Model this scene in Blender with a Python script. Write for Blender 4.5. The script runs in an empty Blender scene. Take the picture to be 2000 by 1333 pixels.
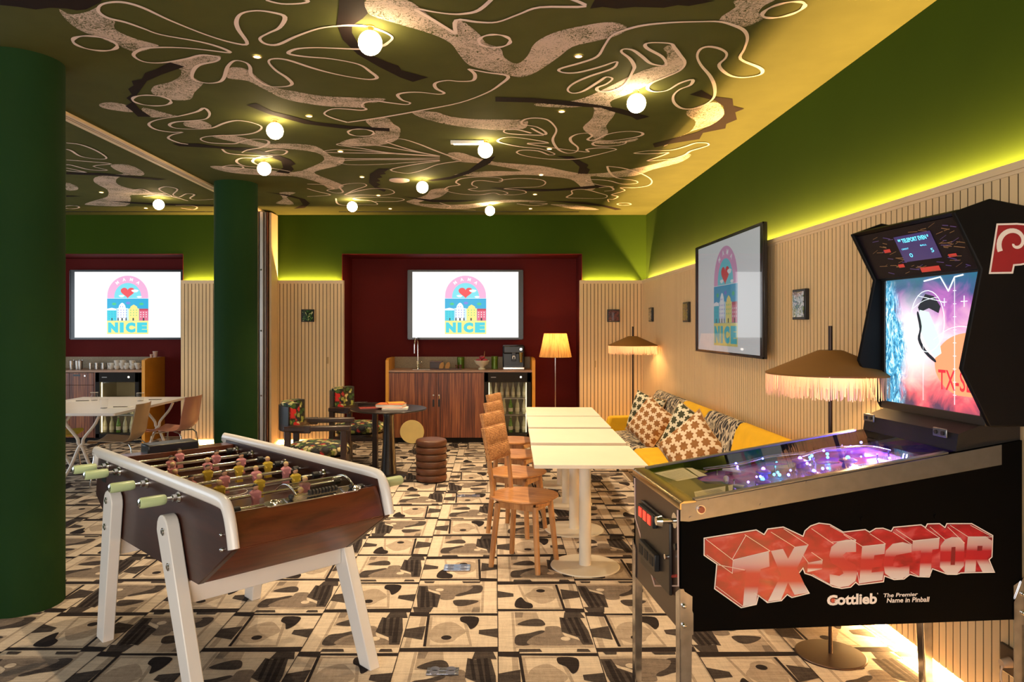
import bpy, bmesh, math, random
from mathutils import Vector, Matrix, geometry, noise as mnoise
from math import sin, cos, pi, radians, sqrt, atan2
random.seed(7)
SC = bpy.context.scene
COL = SC.collection

# ---------------------------------------------------------------- camera, light, exposure
F = 1400.0; CX = 966.0; CY = 639.0; EYE = 1.6
cam = bpy.data.cameras.new('camera'); camo = bpy.data.objects.new('camera', cam); COL.objects.link(camo)
camo.location = (0, 0, EYE); camo.rotation_euler = (pi/2, 0, 0)
cam.sensor_width = 36; cam.lens = F/2000*36
cam.shift_x = (1000-CX)/2000; cam.shift_y = -(666.5-CY)/2000
cam.clip_start = .05; cam.clip_end = 100
SC.camera = camo
SC.view_settings.view_transform = 'Standard'; SC.view_settings.look = 'None'
SC.view_settings.exposure = 0.38; SC.view_settings.gamma = 1; SC.view_settings.use_curve_mapping = False
W = bpy.data.worlds.new('world'); SC.world = W; W.use_nodes = True
W.node_tree.nodes['Background'].inputs[0].default_value = (.9, .85, .8, 1)
W.node_tree.nodes['Background'].inputs[1].default_value = .12
SC.cycles.use_denoising = True
SC.cycles.max_bounces = 8; SC.cycles.diffuse_bounces = 4; SC.cycles.glossy_bounces = 4
SC.cycles.transparent_max_bounces = 16; SC.cycles.sample_clamp_indirect = 6

YB = 9.82; XR = 2.077; ZC = 3.136; ZR = 2.235; PX = 2.013; PY = YB-.065
XL = -8.5; YN = -3.2
LED = (1, .53, .17)
def area(name, loc, rot, sx, sy, power, col, spread=180):
    l = bpy.data.lights.new(name, 'AREA'); l.shape = 'RECTANGLE'; l.size = sx; l.size_y = sy
    l.energy = power; l.color = col; l.spread = radians(spread)
    o = bpy.data.objects.new(name, l); COL.objects.link(o); o.location = loc; o.rotation_euler = rot
    return o
UP = (pi, 0, 0)
def cove(name, x0, y0, x1, y1, z, power, rot=UP, w=.008):
    L = math.hypot(x1-x0, y1-y0)
    a = atan2(y1-y0, x1-x0)
    o = area(name, ((x0+x1)/2, (y0+y1)/2, z), (0, 0, 0), L, w, power*L, LED if rot == UP else LED_DN)
    if rot == UP: o.rotation_euler = (pi, 0, -a)
    else: o.rotation_euler = (0, 0, a)
    return o
# LED strips laid in the ledge above the panelling and below it
K_UP = 36.0; K_DN = 40.0; LED_DN = (1, .60, .22)
cove('cove_strip_right', XR-.022, YB-.12, XR-.022, -1.2, 2.196, K_UP)
cove('cove_strip_back_right', 1.23, YB-.022, XR-.16, YB-.022, 2.196, K_UP)
cove('cove_strip_back_middle', -2.95, YB-.022, -2.12, YB-.022, 2.196, K_UP)
cove('cove_strip_back_left', -4.22, YB-.022, -3.25, YB-.022, 2.196, K_UP)
cove('plinth_strip_right', XR-.045, YB-.12, XR-.045, -1.2, .055, K_DN, rot=None, w=.03)
cove('plinth_strip_back_right', 1.23, YB-.04, XR-.1, YB-.04, .055, K_DN, rot=None, w=.03)
cove('plinth_strip_back_middle', -2.95, YB-.04, -2.12, YB-.04, .055, K_DN, rot=None, w=.03)
cove('plinth_strip_back_left', -4.22, YB-.04, -3.25, YB-.04, .055, K_DN, rot=None, w=.03)
# daylight through the windows behind the camera and in the far left wall
area('window_light_behind', (-2.2, YN+.12, 1.6), (radians(90), 0, 0), 6.5, 2.2, 235, (1, .91, .82))
area('window_light_left', (XL+.12, 5.4, 1.5), (radians(90), 0, radians(-90)), 6.0, 2.2, 120, (.75, .88, 1))

# ---------------------------------------------------------------- helpers
def C(r, g, b):
    f = lambda c: (c/255/12.92) if c/255 <= .04045 else ((c/255+.055)/1.055)**2.4
    return (f(r), f(g), f(b))
def flo(x, y, z=0.0):
    Y = (EYE-z)*F/(y-CY); return ((x-CX)/F*Y, Y)
def cei(x, y, z=ZC):
    Y = (z-EYE)*F/(CY-y); return ((x-CX)/F*Y, Y)
def atY(x, y, Y): return ((x-CX)/F*Y, Y, EYE-(y-CY)/F*Y)
def onX(x, y, X):
    Y = X*F/(x-CX); return (X, Y, EYE-(y-CY)/F*Y)

class MB:
    def __init__(s): s.v = []; s.f = []; s.m = []; s.cur = 0; s.M = Matrix.Identity(4)
    def mat(s, i): s.cur = i; return s
    def add(s, vs, fs):
        b = len(s.v); s.v += [tuple(s.M @ Vector(p)) for p in vs]
        for f in fs: s.f.append([b+i for i in f]); s.m.append(s.cur)
        return s
    def box(s, a, b):
        x0, y0, z0 = [min(a[i], b[i]) for i in range(3)]; x1, y1, z1 = [max(a[i], b[i]) for i in range(3)]
        return s.add([(x0,y0,z0),(x1,y0,z0),(x1,y1,z0),(x0,y1,z0),(x0,y0,z1),(x1,y0,z1),(x1,y1,z1),(x0,y1,z1)],
                     [(0,3,2,1),(4,5,6,7),(0,1,5,4),(1,2,6,5),(2,3,7,6),(3,0,4,7)])
    def hexa(s, bot, top):
        return s.add(list(bot)+list(top), [(3,2,1,0),(4,5,6,7),(0,1,5,4),(1,2,6,5),(2,3,7,6),(3,0,4,7)])
    def lathe(s, prof, c=(0,0,0), n=28, cap=True):
        vs = []; fs = []
        for r, z in prof:
            for k in range(n):
                a = 2*pi*k/n; vs.append((c[0]+r*cos(a), c[1]+r*sin(a), c[2]+z))
        for i in range(len(prof)-1):
            for k in range(n):
                k2 = (k+1) % n; fs.append((i*n+k, i*n+k2, (i+1)*n+k2, (i+1)*n+k))
        if cap:
            fs.append(tuple(range(n-1, -1, -1))); fs.append(tuple((len(prof)-1)*n+k for k in range(n)))
        return s.add(vs, fs)
    def cyl(s, p, q, r, r2=None, n=20, cap=True):
        p = Vector(p); q = Vector(q); d = q-p; L = d.length; R = d.to_track_quat('Z', 'Y').to_matrix().to_4x4()
        old = s.M; s.M = old @ Matrix.Translation(p) @ R
        s.lathe([(r, 0), (r if r2 is None else r2, L)], n=n, cap=cap); s.M = old
        return s
    def prism(s, poly, h0, h1, ax='Z'):
        n = len(poly)
        def P(a, b, h):
            return (a, b, h) if ax == 'Z' else ((a, h, b) if ax == 'Y' else (h, a, b))
        vs = [P(a, b, h0) for a, b in poly]+[P(a, b, h1) for a, b in poly]
        fs = [(i, (i+1) % n, n+(i+1) % n, n+i) for i in range(n)]
        tri = geometry.tessellate_polygon([[Vector((a, b, 0)) for a, b in poly]])
        fs += [tuple(reversed(t)) for t in tri]+[tuple(n+i for i in t) for t in tri]
        return s.add(vs, fs)
    def flat(s, poly3, fn=None):
        tri = geometry.tessellate_polygon([[Vector((p[0], p[1], 0)) for p in poly3]])
        vs = [fn(p[0], p[1]) for p in poly3] if fn else poly3
        return s.add(vs, [tuple(t) for t in tri])
    def tube(s, path, r, n=10, closed=False, rs=None, cap=True, flatz=1.0):
        P = [Vector(p) for p in path]; m = len(P); vs = []; fs = []
        T0 = None; up = None
        for i in range(m):
            a = P[(i-1) % m] if closed or i > 0 else P[i]; b = P[(i+1) % m] if closed or i < m-1 else P[i]
            t = (b-a).normalized()
            if up is None:
                up = Vector((0,0,1)) if abs(t.z) < .9 else Vector((1,0,0))
            x = t.cross(up)
            if x.length < 1e-5: x = t.orthogonal()
            x.normalize(); up2 = x.cross(t).normalized(); up = up2
            rr = rs[i] if rs else r
            for k in range(n):
                an = 2*pi*k/n; vs.append(tuple(P[i]+x*rr*cos(an)+up2*rr*flatz*sin(an)))
        e = m if closed else m-1
        for i in range(e):
            for k in range(n):
                j = (i+1) % m; k2 = (k+1) % n
                fs.append((i*n+k, i*n+k2, j*n+k2, j*n+k))
        if cap and not closed:
            fs.append(tuple(range(n-1, -1, -1))); fs.append(tuple((m-1)*n+k for k in range(n)))
        return s.add(vs, fs)
    def sphere(s, c, r, n=16, sx=1, sy=1, sz=1):
        prof = []
        m = max(6, n//2)
        vs = [(c[0], c[1], c[2]-r*sz)]; fs = []
        for i in range(1, m):
            ph = -pi/2+pi*i/m
            for k in range(n):
                a = 2*pi*k/n; vs.append((c[0]+r*sx*cos(ph)*cos(a), c[1]+r*sy*cos(ph)*sin(a), c[2]+r*sz*sin(ph)))
        vs.append((c[0], c[1], c[2]+r*sz)); L = len(vs)-1
        for k in range(n):
            fs.append((0, 1+(k+1) % n, 1+k)); fs.append((L, L-n+k, L-n+(k+1) % n))
        for i in range(m-2):
            for k in range(n):
                k2 = (k+1) % n; fs.append((1+i*n+k, 1+i*n+k2, 1+(i+1)*n+k2, 1+(i+1)*n+k))
        return s.add(vs, fs)
    def build(s, name, mats, parent=None, smooth=None, bevel=0, seg=2, sub=0, recalc=True):
        me = bpy.data.meshes.new(name); me.from_pydata(s.v, [], s.f)
        if not isinstance(mats, (list, tuple)): mats = [mats]
        for m in mats: me.materials.append(m)
        for i, p in enumerate(me.polygons): p.material_index = min(s.m[i], len(mats)-1)
        if recalc:
            bm = bmesh.new(); bm.from_mesh(me); bmesh.ops.recalc_face_normals(bm, faces=bm.faces[:]); bm.to_mesh(me); bm.free()
        if smooth is not None:
            for p in me.polygons: p.use_smooth = True
            me.set_sharp_from_angle(angle=radians(smooth))
        me.update()
        o = bpy.data.objects.new(name, me); COL.objects.link(o)
        if parent: o.parent = parent
        if bevel:
            b = o.modifiers.new('b', 'BEVEL'); b.width = bevel; b.segments = seg; b.limit_method = 'ANGLE'; b.angle_limit = radians(40)
            for p in me.polygons: p.use_smooth = True
            if smooth is None: me.set_sharp_from_angle(angle=radians(60))
        if sub:
            b = o.modifiers.new('s', 'SUBSURF'); b.levels = sub; b.render_levels = sub
            for p in me.polygons: p.use_smooth = True
        return o

def tag(o, label=None, cat=None, group=None, kind=None):
    if label: o['label'] = label
    if cat: o['category'] = cat
    if group: o['group'] = group
    if kind: o['kind'] = kind
    return o
def thing(name, label, cat, loc=(0,0,0), rz=0, group=None):
    o = bpy.data.objects.new(name, None); COL.objects.link(o); o.location = loc; o.rotation_euler = (0, 0, rz)
    o.empty_display_size = .1
    return tag(o, label, cat, group)
def struct(o): o['kind'] = 'structure'; return o
def dup(root, loc, rz=None, label=None, group=None, scale=None):
    ch = [(c, list(c.children)) for c in root.children]
    r = root.copy(); COL.objects.link(r); r.location = loc
    if rz is not None: r.rotation_euler = (0, 0, rz)
    if label: r['label'] = label
    if group: r['group'] = group
    if scale: r.scale = scale
    for c, gs in ch:
        d = c.copy(); COL.objects.link(d); d.parent = r
        for g in gs:
            e = g.copy(); COL.objects.link(e); e.parent = d
    return r
def smoothpath(pts, closed=False, k=5):
    n = len(pts); out = []
    P = lambda i: pts[i % n] if closed else pts[max(0, min(n-1, i))]
    for i in range(n if closed else n-1):
        p0, p1, p2, p3 = P(i-1), P(i), P(i+1), P(i+2)
        for j in range(k):
            t = j/k; a = []
            for d in range(len(p1)):
                a.append(.5*((2*p1[d])+(-p0[d]+p2[d])*t+(2*p0[d]-5*p1[d]+4*p2[d]-p3[d])*t*t+(-p0[d]+3*p1[d]-3*p2[d]+p3[d])*t**3))
            out.append(tuple(a))
    if not closed: out.append(tuple(pts[-1]))
    return out
def rrect(x0, y0, x1, y1, r, n=5):
    o = []
    for cx, cy, a0 in ((x1-r, y0+r, -90), (x1-r, y1-r, 0), (x0+r, y1-r, 90), (x0+r, y0+r, 180)):
        for i in range(n+1):
            a = radians(a0+90*i/n); o.append((cx+r*cos(a), cy+r*sin(a)))
    return o
_FONT = {}
def text_shape(txt, bold=0.0, res=3):
    key = (txt, bold)
    if key not in _FONT:
        cu = bpy.data.curves.new('t', 'FONT'); cu.body = txt; cu.size = 1; cu.offset = bold; cu.resolution_u = res
        cu.fill_mode = 'FRONT'
        ob = bpy.data.objects.new('t', cu); COL.objects.link(ob)
        dg = bpy.context.evaluated_depsgraph_get(); me = ob.evaluated_get(dg).to_mesh()
        vs = [tuple(v.co) for v in me.vertices]; fs = [tuple(p.vertices) for p in me.polygons]
        ob.evaluated_get(dg).to_mesh_clear(); COL.objects.unlink(ob); bpy.data.objects.remove(ob); bpy.data.curves.remove(cu)
        _FONT[key] = (vs, fs)
    return _FONT[key]
def add_text(mb, txt, fn, x0, y0, x1, y1, bold=0.0, shear=0.0):
    """fit the text in the box x0..x1, y0..y1 of a flat surface; fn maps (a,b) to 3D"""
    vs, fs = text_shape(txt, bold)
    ax = min(v[0] for v in vs); bx = max(v[0] for v in vs); ay = min(v[1] for v in vs); by = max(v[1] for v in vs)
    out = []
    for v in vs:
        s = (v[0]-ax)/(bx-ax); t = (v[1]-ay)/(by-ay)
        out.append(fn(x0+(x1-x0)*s+shear*(t-.5), y0+(y1-y0)*t))
    mb.add(out, fs)

# ---------------------------------------------------------------- materials
def matte(*ks, s=.08):
    for k in ks: M[k].node_tree.nodes['Principled BSDF'].inputs['Specular IOR Level'].default_value = s
class G:
    """tiny wrapper to write node maths"""
    def __init__(s, m): s.m = m; s.t = m.node_tree; s.n = s.t.nodes; s.l = s.t.links
    def node(s, ty, **kw):
        n = s.n.new(ty)
        for k, v in kw.items(): setattr(n, k, v)
        return n
    def inp(s, sock, v):
        if hasattr(v, 'is_output'): s.l.new(v, sock)
        elif isinstance(v, (tuple, list)):
            sock.default_value = tuple(v)+((1,) if len(sock.default_value) == 4 and len(v) == 3 else ())
        else: sock.default_value = v
    def math(s, op, a, b=0.0, c=0.0):
        n = s.node('ShaderNodeMath', operation=op); s.inp(n.inputs[0], a); s.inp(n.inputs[1], b); s.inp(n.inputs[2], c); return n.outputs[0]
    def mul(s, a, b): return s.math('MULTIPLY', a, b)
    def addm(s, a, b): return s.math('ADD', a, b)
    def coord(s, which='Object'): return s.node('ShaderNodeTexCoord').outputs[which]
    def mapping(s, v, scale=(1,1,1), rot=(0,0,0), loc=(0,0,0)):
        n = s.node('ShaderNodeMapping'); s.inp(n.inputs[0], v); n.inputs['Scale'].default_value = scale
        n.inputs['Rotation'].default_value = rot; n.inputs['Location'].default_value = loc; return n.outputs[0]
    def noise(s, v, scale, detail=3, rough=.5, dist=0.0, out='Fac'):
        n = s.node('ShaderNodeTexNoise'); s.inp(n.inputs['Vector'], v); n.inputs['Scale'].default_value = scale
        n.inputs['Detail'].default_value = detail; n.inputs['Roughness'].default_value = rough; n.inputs['Distortion'].default_value = dist
        return n.outputs[out]
    def vor(s, v, scale, feature='F1', out='Distance', rnd=1.0):
        n = s.node('ShaderNodeTexVoronoi', feature=feature); s.inp(n.inputs['Vector'], v); n.inputs['Scale'].default_value = scale
        n.inputs['Randomness'].default_value = rnd; return n.outputs[out]
    def ramp(s, f, stops, interp='LINEAR'):
        n = s.node('ShaderNodeValToRGB'); s.inp(n.inputs[0], f); cr = n.color_ramp; cr.interpolation = interp
        while len(cr.elements) < len(stops): cr.elements.new(.5)
        for e, (p, c) in zip(cr.elements, stops):
            e.position = p; e.color = tuple(c)+(1,) if len(c) == 3 else c
        return n.outputs[0]
    def mix(s, f, a, b, bt='MIX'):
        n = s.node('ShaderNodeMix', data_type='RGBA', blend_type=bt); s.inp(n.inputs[0], f)
        s.inp(n.inputs[6], a); s.inp(n.inputs[7], b); return n.outputs[2]
    def sep(s, v):
        n = s.node('ShaderNodeSeparateXYZ'); s.inp(n.inputs[0], v); return n.outputs
    def comb(s, x, y, z):
        n = s.node('ShaderNodeCombineXYZ'); s.inp(n.inputs[0], x); s.inp(n.inputs[1], y); s.inp(n.inputs[2], z); return n.outputs[0]
    def bump(s, h, strength=.3, dist=.01):
        n = s.node('ShaderNodeBump'); s.inp(n.inputs['Height'], h); n.inputs['Strength'].default_value = strength; n.inputs['Distance'].default_value = dist
        return n.outputs[0]
def newmat(name):
    m = bpy.data.materials.new(name); m.use_nodes = True
    return m, G(m), m.node_tree.nodes['Principled BSDF']
def mat(name, col, rough=.5, metal=0, var=.06, vscale=6, bump=0, bscale=80, emit=None, estr=0, coat=0, trans=0, alpha=None, sheen=0, sss=0):
    m, g, b = newmat(name)
    if var:
        nz = g.noise(g.coord(), vscale, 4)
        lo = tuple(c*(1-var) for c in col); hi = tuple(min(1, c*(1+var)) for c in col)
        g.inp(b.inputs['Base Color'], g.ramp(nz, [(.3, lo), (.7, hi)]))
    else: b.inputs['Base Color'].default_value = tuple(col)+(1,)
    b.inputs['Roughness'].default_value = rough; b.inputs['Metallic'].default_value = metal
    if bump: g.inp(b.inputs['Normal'], g.bump(g.noise(g.coord(), bscale, 3), bump, .003))
    if emit: b.inputs['Emission Color'].default_value = tuple(emit)+(1,); b.inputs['Emission Strength'].default_value = estr
    if coat: b.inputs['Coat Weight'].default_value = coat; b.inputs['Coat Roughness'].default_value = .05
    if trans: b.inputs['Transmission Weight'].default_value = trans
    if alpha is not None: b.inputs['Alpha'].default_value = alpha
    if sheen: b.inputs['Sheen Weight'].default_value = sheen
    return m
def glow(name, col, s):
    m, g, b = newmat(name); b.inputs['Base Color'].default_value = (0,0,0,1); b.inputs['Emission Color'].default_value = tuple(col)+(1,)
    b.inputs['Emission Strength'].default_value = s; b.inputs['Roughness'].default_value = .3; return m
def wood(name, c1, c2, scale=(1, 12, 12), ns=3, rough=.4, coat=0, bump=.1, dist=1.2, rot=(0,0,0)):
    m, g, b = newmat(name)
    v = g.mapping(g.coord(), scale=scale, rot=rot)
    f = g.noise(v, ns, 5, .6, dist)
    mid = tuple((a+d)/2 for a, d in zip(c1, c2))
    g.inp(b.inputs['Base Color'], g.ramp(f, [(.3, c1), (.5, mid), (.7, c2)]))
    b.inputs['Roughness'].default_value = rough
    if coat: b.inputs['Coat Weight'].default_value = coat; b.inputs['Coat Roughness'].default_value = .12
    if bump: g.inp(b.inputs['Normal'], g.bump(f, bump, .002))
    return m
def glassy(name, tint=(1,1,1), refl=1.0, ior=1.45):
    m = bpy.data.materials.new(name); m.use_nodes = True; g = G(m); g.n.remove(m.node_tree.nodes['Principled BSDF'])
    out = m.node_tree.nodes['Material Output']
    tr = g.node('ShaderNodeBsdfTransparent'); tr.inputs[0].default_value = tuple(tint)+(1,)
    gl = g.node('ShaderNodeBsdfGlossy'); gl.inputs['Roughness'].default_value = .03
    fr = g.node('ShaderNodeFresnel'); fr.inputs[0].default_value = ior
    ge = g.node('ShaderNodeNewGeometry'); f = g.mul(g.mul(fr.outputs[0], refl), g.math('SUBTRACT', 1.0, ge.outputs['Backfacing']))
    mx = g.node('ShaderNodeMixShader'); g.l.new(f, mx.inputs[0]); g.l.new(tr.outputs[0], mx.inputs[1]); g.l.new(gl.outputs[0], mx.inputs[2])
    g.l.new(mx.outputs[0], out.inputs[0]); return m

M = {}
M['green_wall'] = mat('green wall paint', (.028, .058, .0042), .9, var=.04, vscale=2, bump=.05, bscale=200)
M['green_col'] = mat('green column paint', (.012, .040, .011), .75, var=.05, vscale=2, bump=.05, bscale=160)
M['ceiling'] = mat('olive ceiling paint', (.078, .086, .026), .85, var=.06, vscale=5, bump=.15, bscale=260)
M['mural_line'] = mat('pale pink paint', (.82, .68, .62), .8, var=.03)
M['mural_black'] = mat('near-black paint', (.018, .012, .011), .85, var=.1)
def mk_scribble():
    m, g, b = newmat('scribbled chalk paint')
    v = g.mapping(g.coord(), scale=(1, 1, 1))
    w = g.noise(v, 7, 2, .5, 0, 'Color')
    d = g.mix(.12, v, w)
    f1 = g.noise(g.mapping(d, scale=(60, 170, 1), rot=(0,0,.6)), 1, 3, .7, 1.0)
    f2 = g.noise(g.mapping(d, scale=(170, 60, 1), rot=(0,0,.2)), 1, 3, .7, 1.0)
    big = g.noise(v, 5, 2)
    s = g.addm(g.math('MINIMUM', f1, f2), g.mul(g.math('SUBTRACT', big, .5), .25))
    k = g.ramp(s, [(.395, (0,0,0)), (.46, (1,1,1))])
    g.inp(b.inputs['Base Color'], g.mix(k, (.075, .085, .025), (.66, .54, .47))); b.inputs['Roughness'].default_value = .85
    return m
M['scribble'] = mk_scribble()
M['cream'] = mat('cream painted boards', (.78, .57, .32), .55, var=.03, vscale=1.5)
M['cream_trim'] = mat('cream painted trim', (.78, .60, .38), .5, var=.02)
M['groove_shade'] = mat('board groove', (.10, .055, .025), .8)
M['wine'] = mat('wine red paint', (.115, .013, .012), .7, var=.05, vscale=2)
matte('green_wall', 'green_col', 'ceiling', 'mural_line', 'mural_black', 'scribble', 'wine')
M['white_metal'] = mat('white powder coat', (.80, .76, .70), .4, var=.02)
M['white_paint'] = mat('white lacquer', (.80, .77, .74), .28, var=.02)
M['alu'] = mat('brushed aluminium', (.55, .53, .52), .35, 1, var=.05)
M['chrome'] = mat('chrome', (.78, .77, .76), .12, 1, var=.02)
M['black'] = mat('black satin', (.012, .012, .013), .35, var=.1)
M['black_matt'] = mat('matt black', (.02, .018, .017), .6, var=.1)
M['track_blue'] = mat('blue plastic seal', (.10, .14, .45), .4)
M['walnut'] = wood('dark walnut', C(66, 30, 17), C(104, 50, 28), (1.0, 1.0, 7), 2.6, .28, .3, .05)
M['walnut_side'] = wood('walnut side', C(46, 20, 13), C(66, 31, 20), (1.5, 1.5, 7), 2, .4, .1, .05)
M['oak'] = wood('honey oak', C(150, 98, 54), C(206, 152, 96), (9, 9, 1.1), 2.4, .45, .1, .08)
M['oak_seat'] = wood('honey oak seat', C(146, 92, 50), C(204, 146, 90), (1.3, 9, 9), 2, .42, .1, .06)
# ---------------------------------------------------------------- carpet
def carpet_mat(name, col, dark, s=1.0):
    m, g, b = newmat(name)
    co = g.coord()
    st = g.noise(g.mapping(co, scale=(3.5, 48, 1), rot=(0,0,.07)), 1.0, 5, .75, 1.6)
    st2 = g.noise(g.mapping(co, scale=(45, 6, 1)), 1.0, 4, .7, .5)
    gr = g.noise(co, 260, 2, .6)
    f = g.addm(g.addm(g.mul(st, .5), g.mul(st2, .2)), g.mul(gr, .3))
    g.inp(b.inputs['Base Color'], g.ramp(f, [(.43-.05*s, dark), (.575, col)]))
    b.inputs['Roughness'].default_value = .95; b.inputs['Sheen Weight'].default_value = .1
    g.inp(b.inputs['Normal'], g.bump(gr, .25, .002)); b.inputs['Specular IOR Level'].default_value = .1; b.inputs['Sheen Weight'].default_value = 0
    return m
CM = [carpet_mat('carpet cream', (.70,.59,.47), (.44,.355,.28)), carpet_mat('carpet tan', (.47,.38,.30), (.26,.205,.16)),
      carpet_mat('carpet taupe', (.27,.215,.175), (.115,.09,.078)), carpet_mat('carpet grey', (.085,.068,.062), (.022,.018,.018)),
      carpet_mat('carpet ink', (.035,.027,.027), (.012,.009,.010))]
TA = [(1, [(0,0),(.012,0),(.012,1),(0,1)]), (1, [(.16,0),(.19,0),(.19,1),(.16,1)]),
      (1, [(.2,1),(.45,1),(.49,.62),(.2,.62)]), (3, [(.77,1),(.955,1),(.99,.84),(.745,.84)]), (2, [(.2,1),(.3,1),(.28,.85),(.2,.85)]),
      (1, [(.19,.16),(.99,.16),(.99,.10),(.19,.10)]),
      (3, 's', [(.22,.66),(.30,.76),(.42,.82),(.50,.78),(.52,.64),(.36,.62)]),
      (3, 's', [(.19,.16),(.20,.38),(.34,.44),(.48,.51),(.54,.44),(.38,.34),(.34,.16)]),
      (2, 's', [(.34,.16),(.36,.33),(.50,.46),(.53,.60),(.68,.60),(.71,.38),(.84,.28),(.87,.16)]),
      (3, [(.70,.86),(.78,.83),(.93,.86),(.98,.5),(.99,.16),(.88,.16),(.85,.34),(.69,.47)]),
      (4, [(.72,.85),(.755,.84),(.80,.42),(.765,.43)]), (4, [(.79,.84),(.83,.85),(.88,.36),(.84,.38)]), (4, [(.86,.85),(.90,.86),(.955,.20),(.90,.20)]),
      (0, 'c', (.715,.30), .05), (3, [(.21,0),(.45,0),(.43,.06),(.22,.06)]), (3, [(.80,0),(.94,0),(.92,.06),(.81,.06)])]
TB = [(1, [(.26,.88),(.74,.88),(.77,.10),(.36,.10)]), (0, [(.29,.84),(.70,.84),(.73,.14),(.40,.14)]), (1, 's', [(.34,.52),(.42,.66),(.47,.76),(.60,.80),(.71,.70),(.72,.5),(.66,.34),(.52,.26),(.42,.36)]),
      (1, [(.80,.40),(.86,.40),(.86,.12),(.80,.12)]), (1, [(.90,.9),(.96,.9),(.96,.66),(.90,.68)]),
      (4, [(0,.885),(0,1),(1,1),(1,.915)]), (3, [(0,.67),(.2,.58),(.2,.48),(0,.44)]), (4, 'c', (.54,.67), .055),
      (4, 's', [(.22,.14),(.22,.34),(.29,.46),(.34,.32),(.41,.25),(.40,.12)]), (4, [(.735,.88),(.765,.88),(.795,.08),(.765,.08)]),
      (3, [(.79,.72),(1,.65),(1,.46),(.785,.38)]), (4, [(0,.095),(0,.03),(.78,.04),(.78,.08)]), (4, [(.78,.12),(1,.10),(1,0),(.78,0)])]
fb = MB(); fb.box((XL, YN, -.06), (XR+.2, YB+.9, 0))
T0 = .4875
known = {(0,0):0, (-1,0):1, (-1,1):1, (0,1):0, (-1,2):0, (0,2):0}
rc = random.Random(11)
for j in range(-3, 14):
    for i in range(-15, 5):
        X0 = .015+T0*i; Y0 = 3.526+T0*j
        r = known.get((i, j), rc.random() < .5)
        if X0+T0 > XR: 
            if X0 > XR-.05: continue
        for k, e in enumerate(TA if (i+j) % 2 == 0 else TB):
            if e[1] == 'c':
                pl = [(e[2][0]+e[3]*cos(a*pi/9), e[2][1]+e[3]*sin(a*pi/9)) for a in range(18)]
            elif e[1] == 's': pl = smoothpath(e[2], True, 4)
            else: pl = e[1]
            if r: pl = [(1-a, 1-c) for a, c in pl]
            z = .0004+.00012*k
            fb.mat(e[0]); fb.flat([(min(X0+a*T0, XR-.03), Y0+c*T0, z) for a, c in pl])
        fb.mat(4); fb.flat([(X0, Y0, .0022), (X0+.004, Y0, .0022), (X0+.004, Y0+T0, .0022), (X0, Y0+T0, .0022)])
struct(fb.build('floor', CM, recalc=False))

# ---------------------------------------------------------------- room shell
def wall(name, a, b, m): return struct(MB().box(a, b).build(name, m))
struct(MB().box((XL, YN, ZC), (XR+.2, YB+.9, ZC+.1)).build('ceiling', M['ceiling']))
wall('wall_right', (XR, YN, 0), (XR+.15, YB+.9, ZC), M['green_wall'])
NZ = EYE+(CY-496)/F*YB; NB = 10.48
NL0, NL1 = -6.7, -4.265; NM0, NM1 = -2.09, 1.1995
wb = MB()
for x0, x1, z0, z1 in ((XL, NL0, 0, ZC), (NL0, NL1, NZ, ZC), (NL1, NM0, 0, ZC), (NM0, NM1, NZ, ZC), (NM1, XR, 0, ZC)):
    wb.box((x0, YB, z0), (x1, NB+.2, z1))
struct(wb.build('wall_back', M['green_wall']))
for nm, x0, x1 in (('wall_niche_main', NM0, NM1), ('wall_niche_left', NL0, NL1)):
    n = MB(); t = .006
    n.box((x0, NB, 0), (x1, NB+.05, NZ)); n.box((x0, YB-.002, 0), (x0+t, NB, NZ)); n.box((x1-t, YB-.002, 0), (x1, NB, NZ)); n.box((x0, YB-.002, NZ-t), (x1, NB, NZ))
    struct(n.build(nm, M['wine']))
# far left wall and the wall behind the camera, each with a window opening
wl = MB(); wl.box((XL-.15, YN, 0), (XL, 2.2, ZC)); wl.box((XL-.15, 8.6, 0), (XL, YB+.9, ZC)); wl.box((XL-.15, 2.2, 0), (XL, 8.6, .4)); wl.box((XL-.15, 2.2, 2.7), (XL, 8.6, ZC))
struct(wl.build('wall_left', M['green_wall']))
wn = MB(); wn.box((XL, YN-.15, 0), (-5.6, YN, ZC)); wn.box((1.2, YN-.15, 0), (XR+.15, YN, ZC)); wn.box((-5.6, YN-.15, 0), (1.2, YN, .4)); wn.box((-5.6, YN-.15, 2.8), (1.2, YN, ZC))
struct(wn.build('wall_front', M['green_wall']))
pane = glassy('window glass', (.95, .98, 1))
for i, (a, b) in enumerate((((XL-.09, 2.2, .4), (XL-.08, 8.6, 2.7)), ((-5.6, YN-.09, .4), (1.2, YN-.08, 2.8)))):
    w = struct(MB().box(a, b).build('window_%d' % (i+1), pane))
# columns
for (x, y) in ((-2.735, 4.139), (-2.77, 7.68)):
    c = MB().lathe([(.222, 0), (.222, ZC)], (x, y, 0), 64).build('wall_column', M['green_col'], smooth=40); struct(c)

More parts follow.
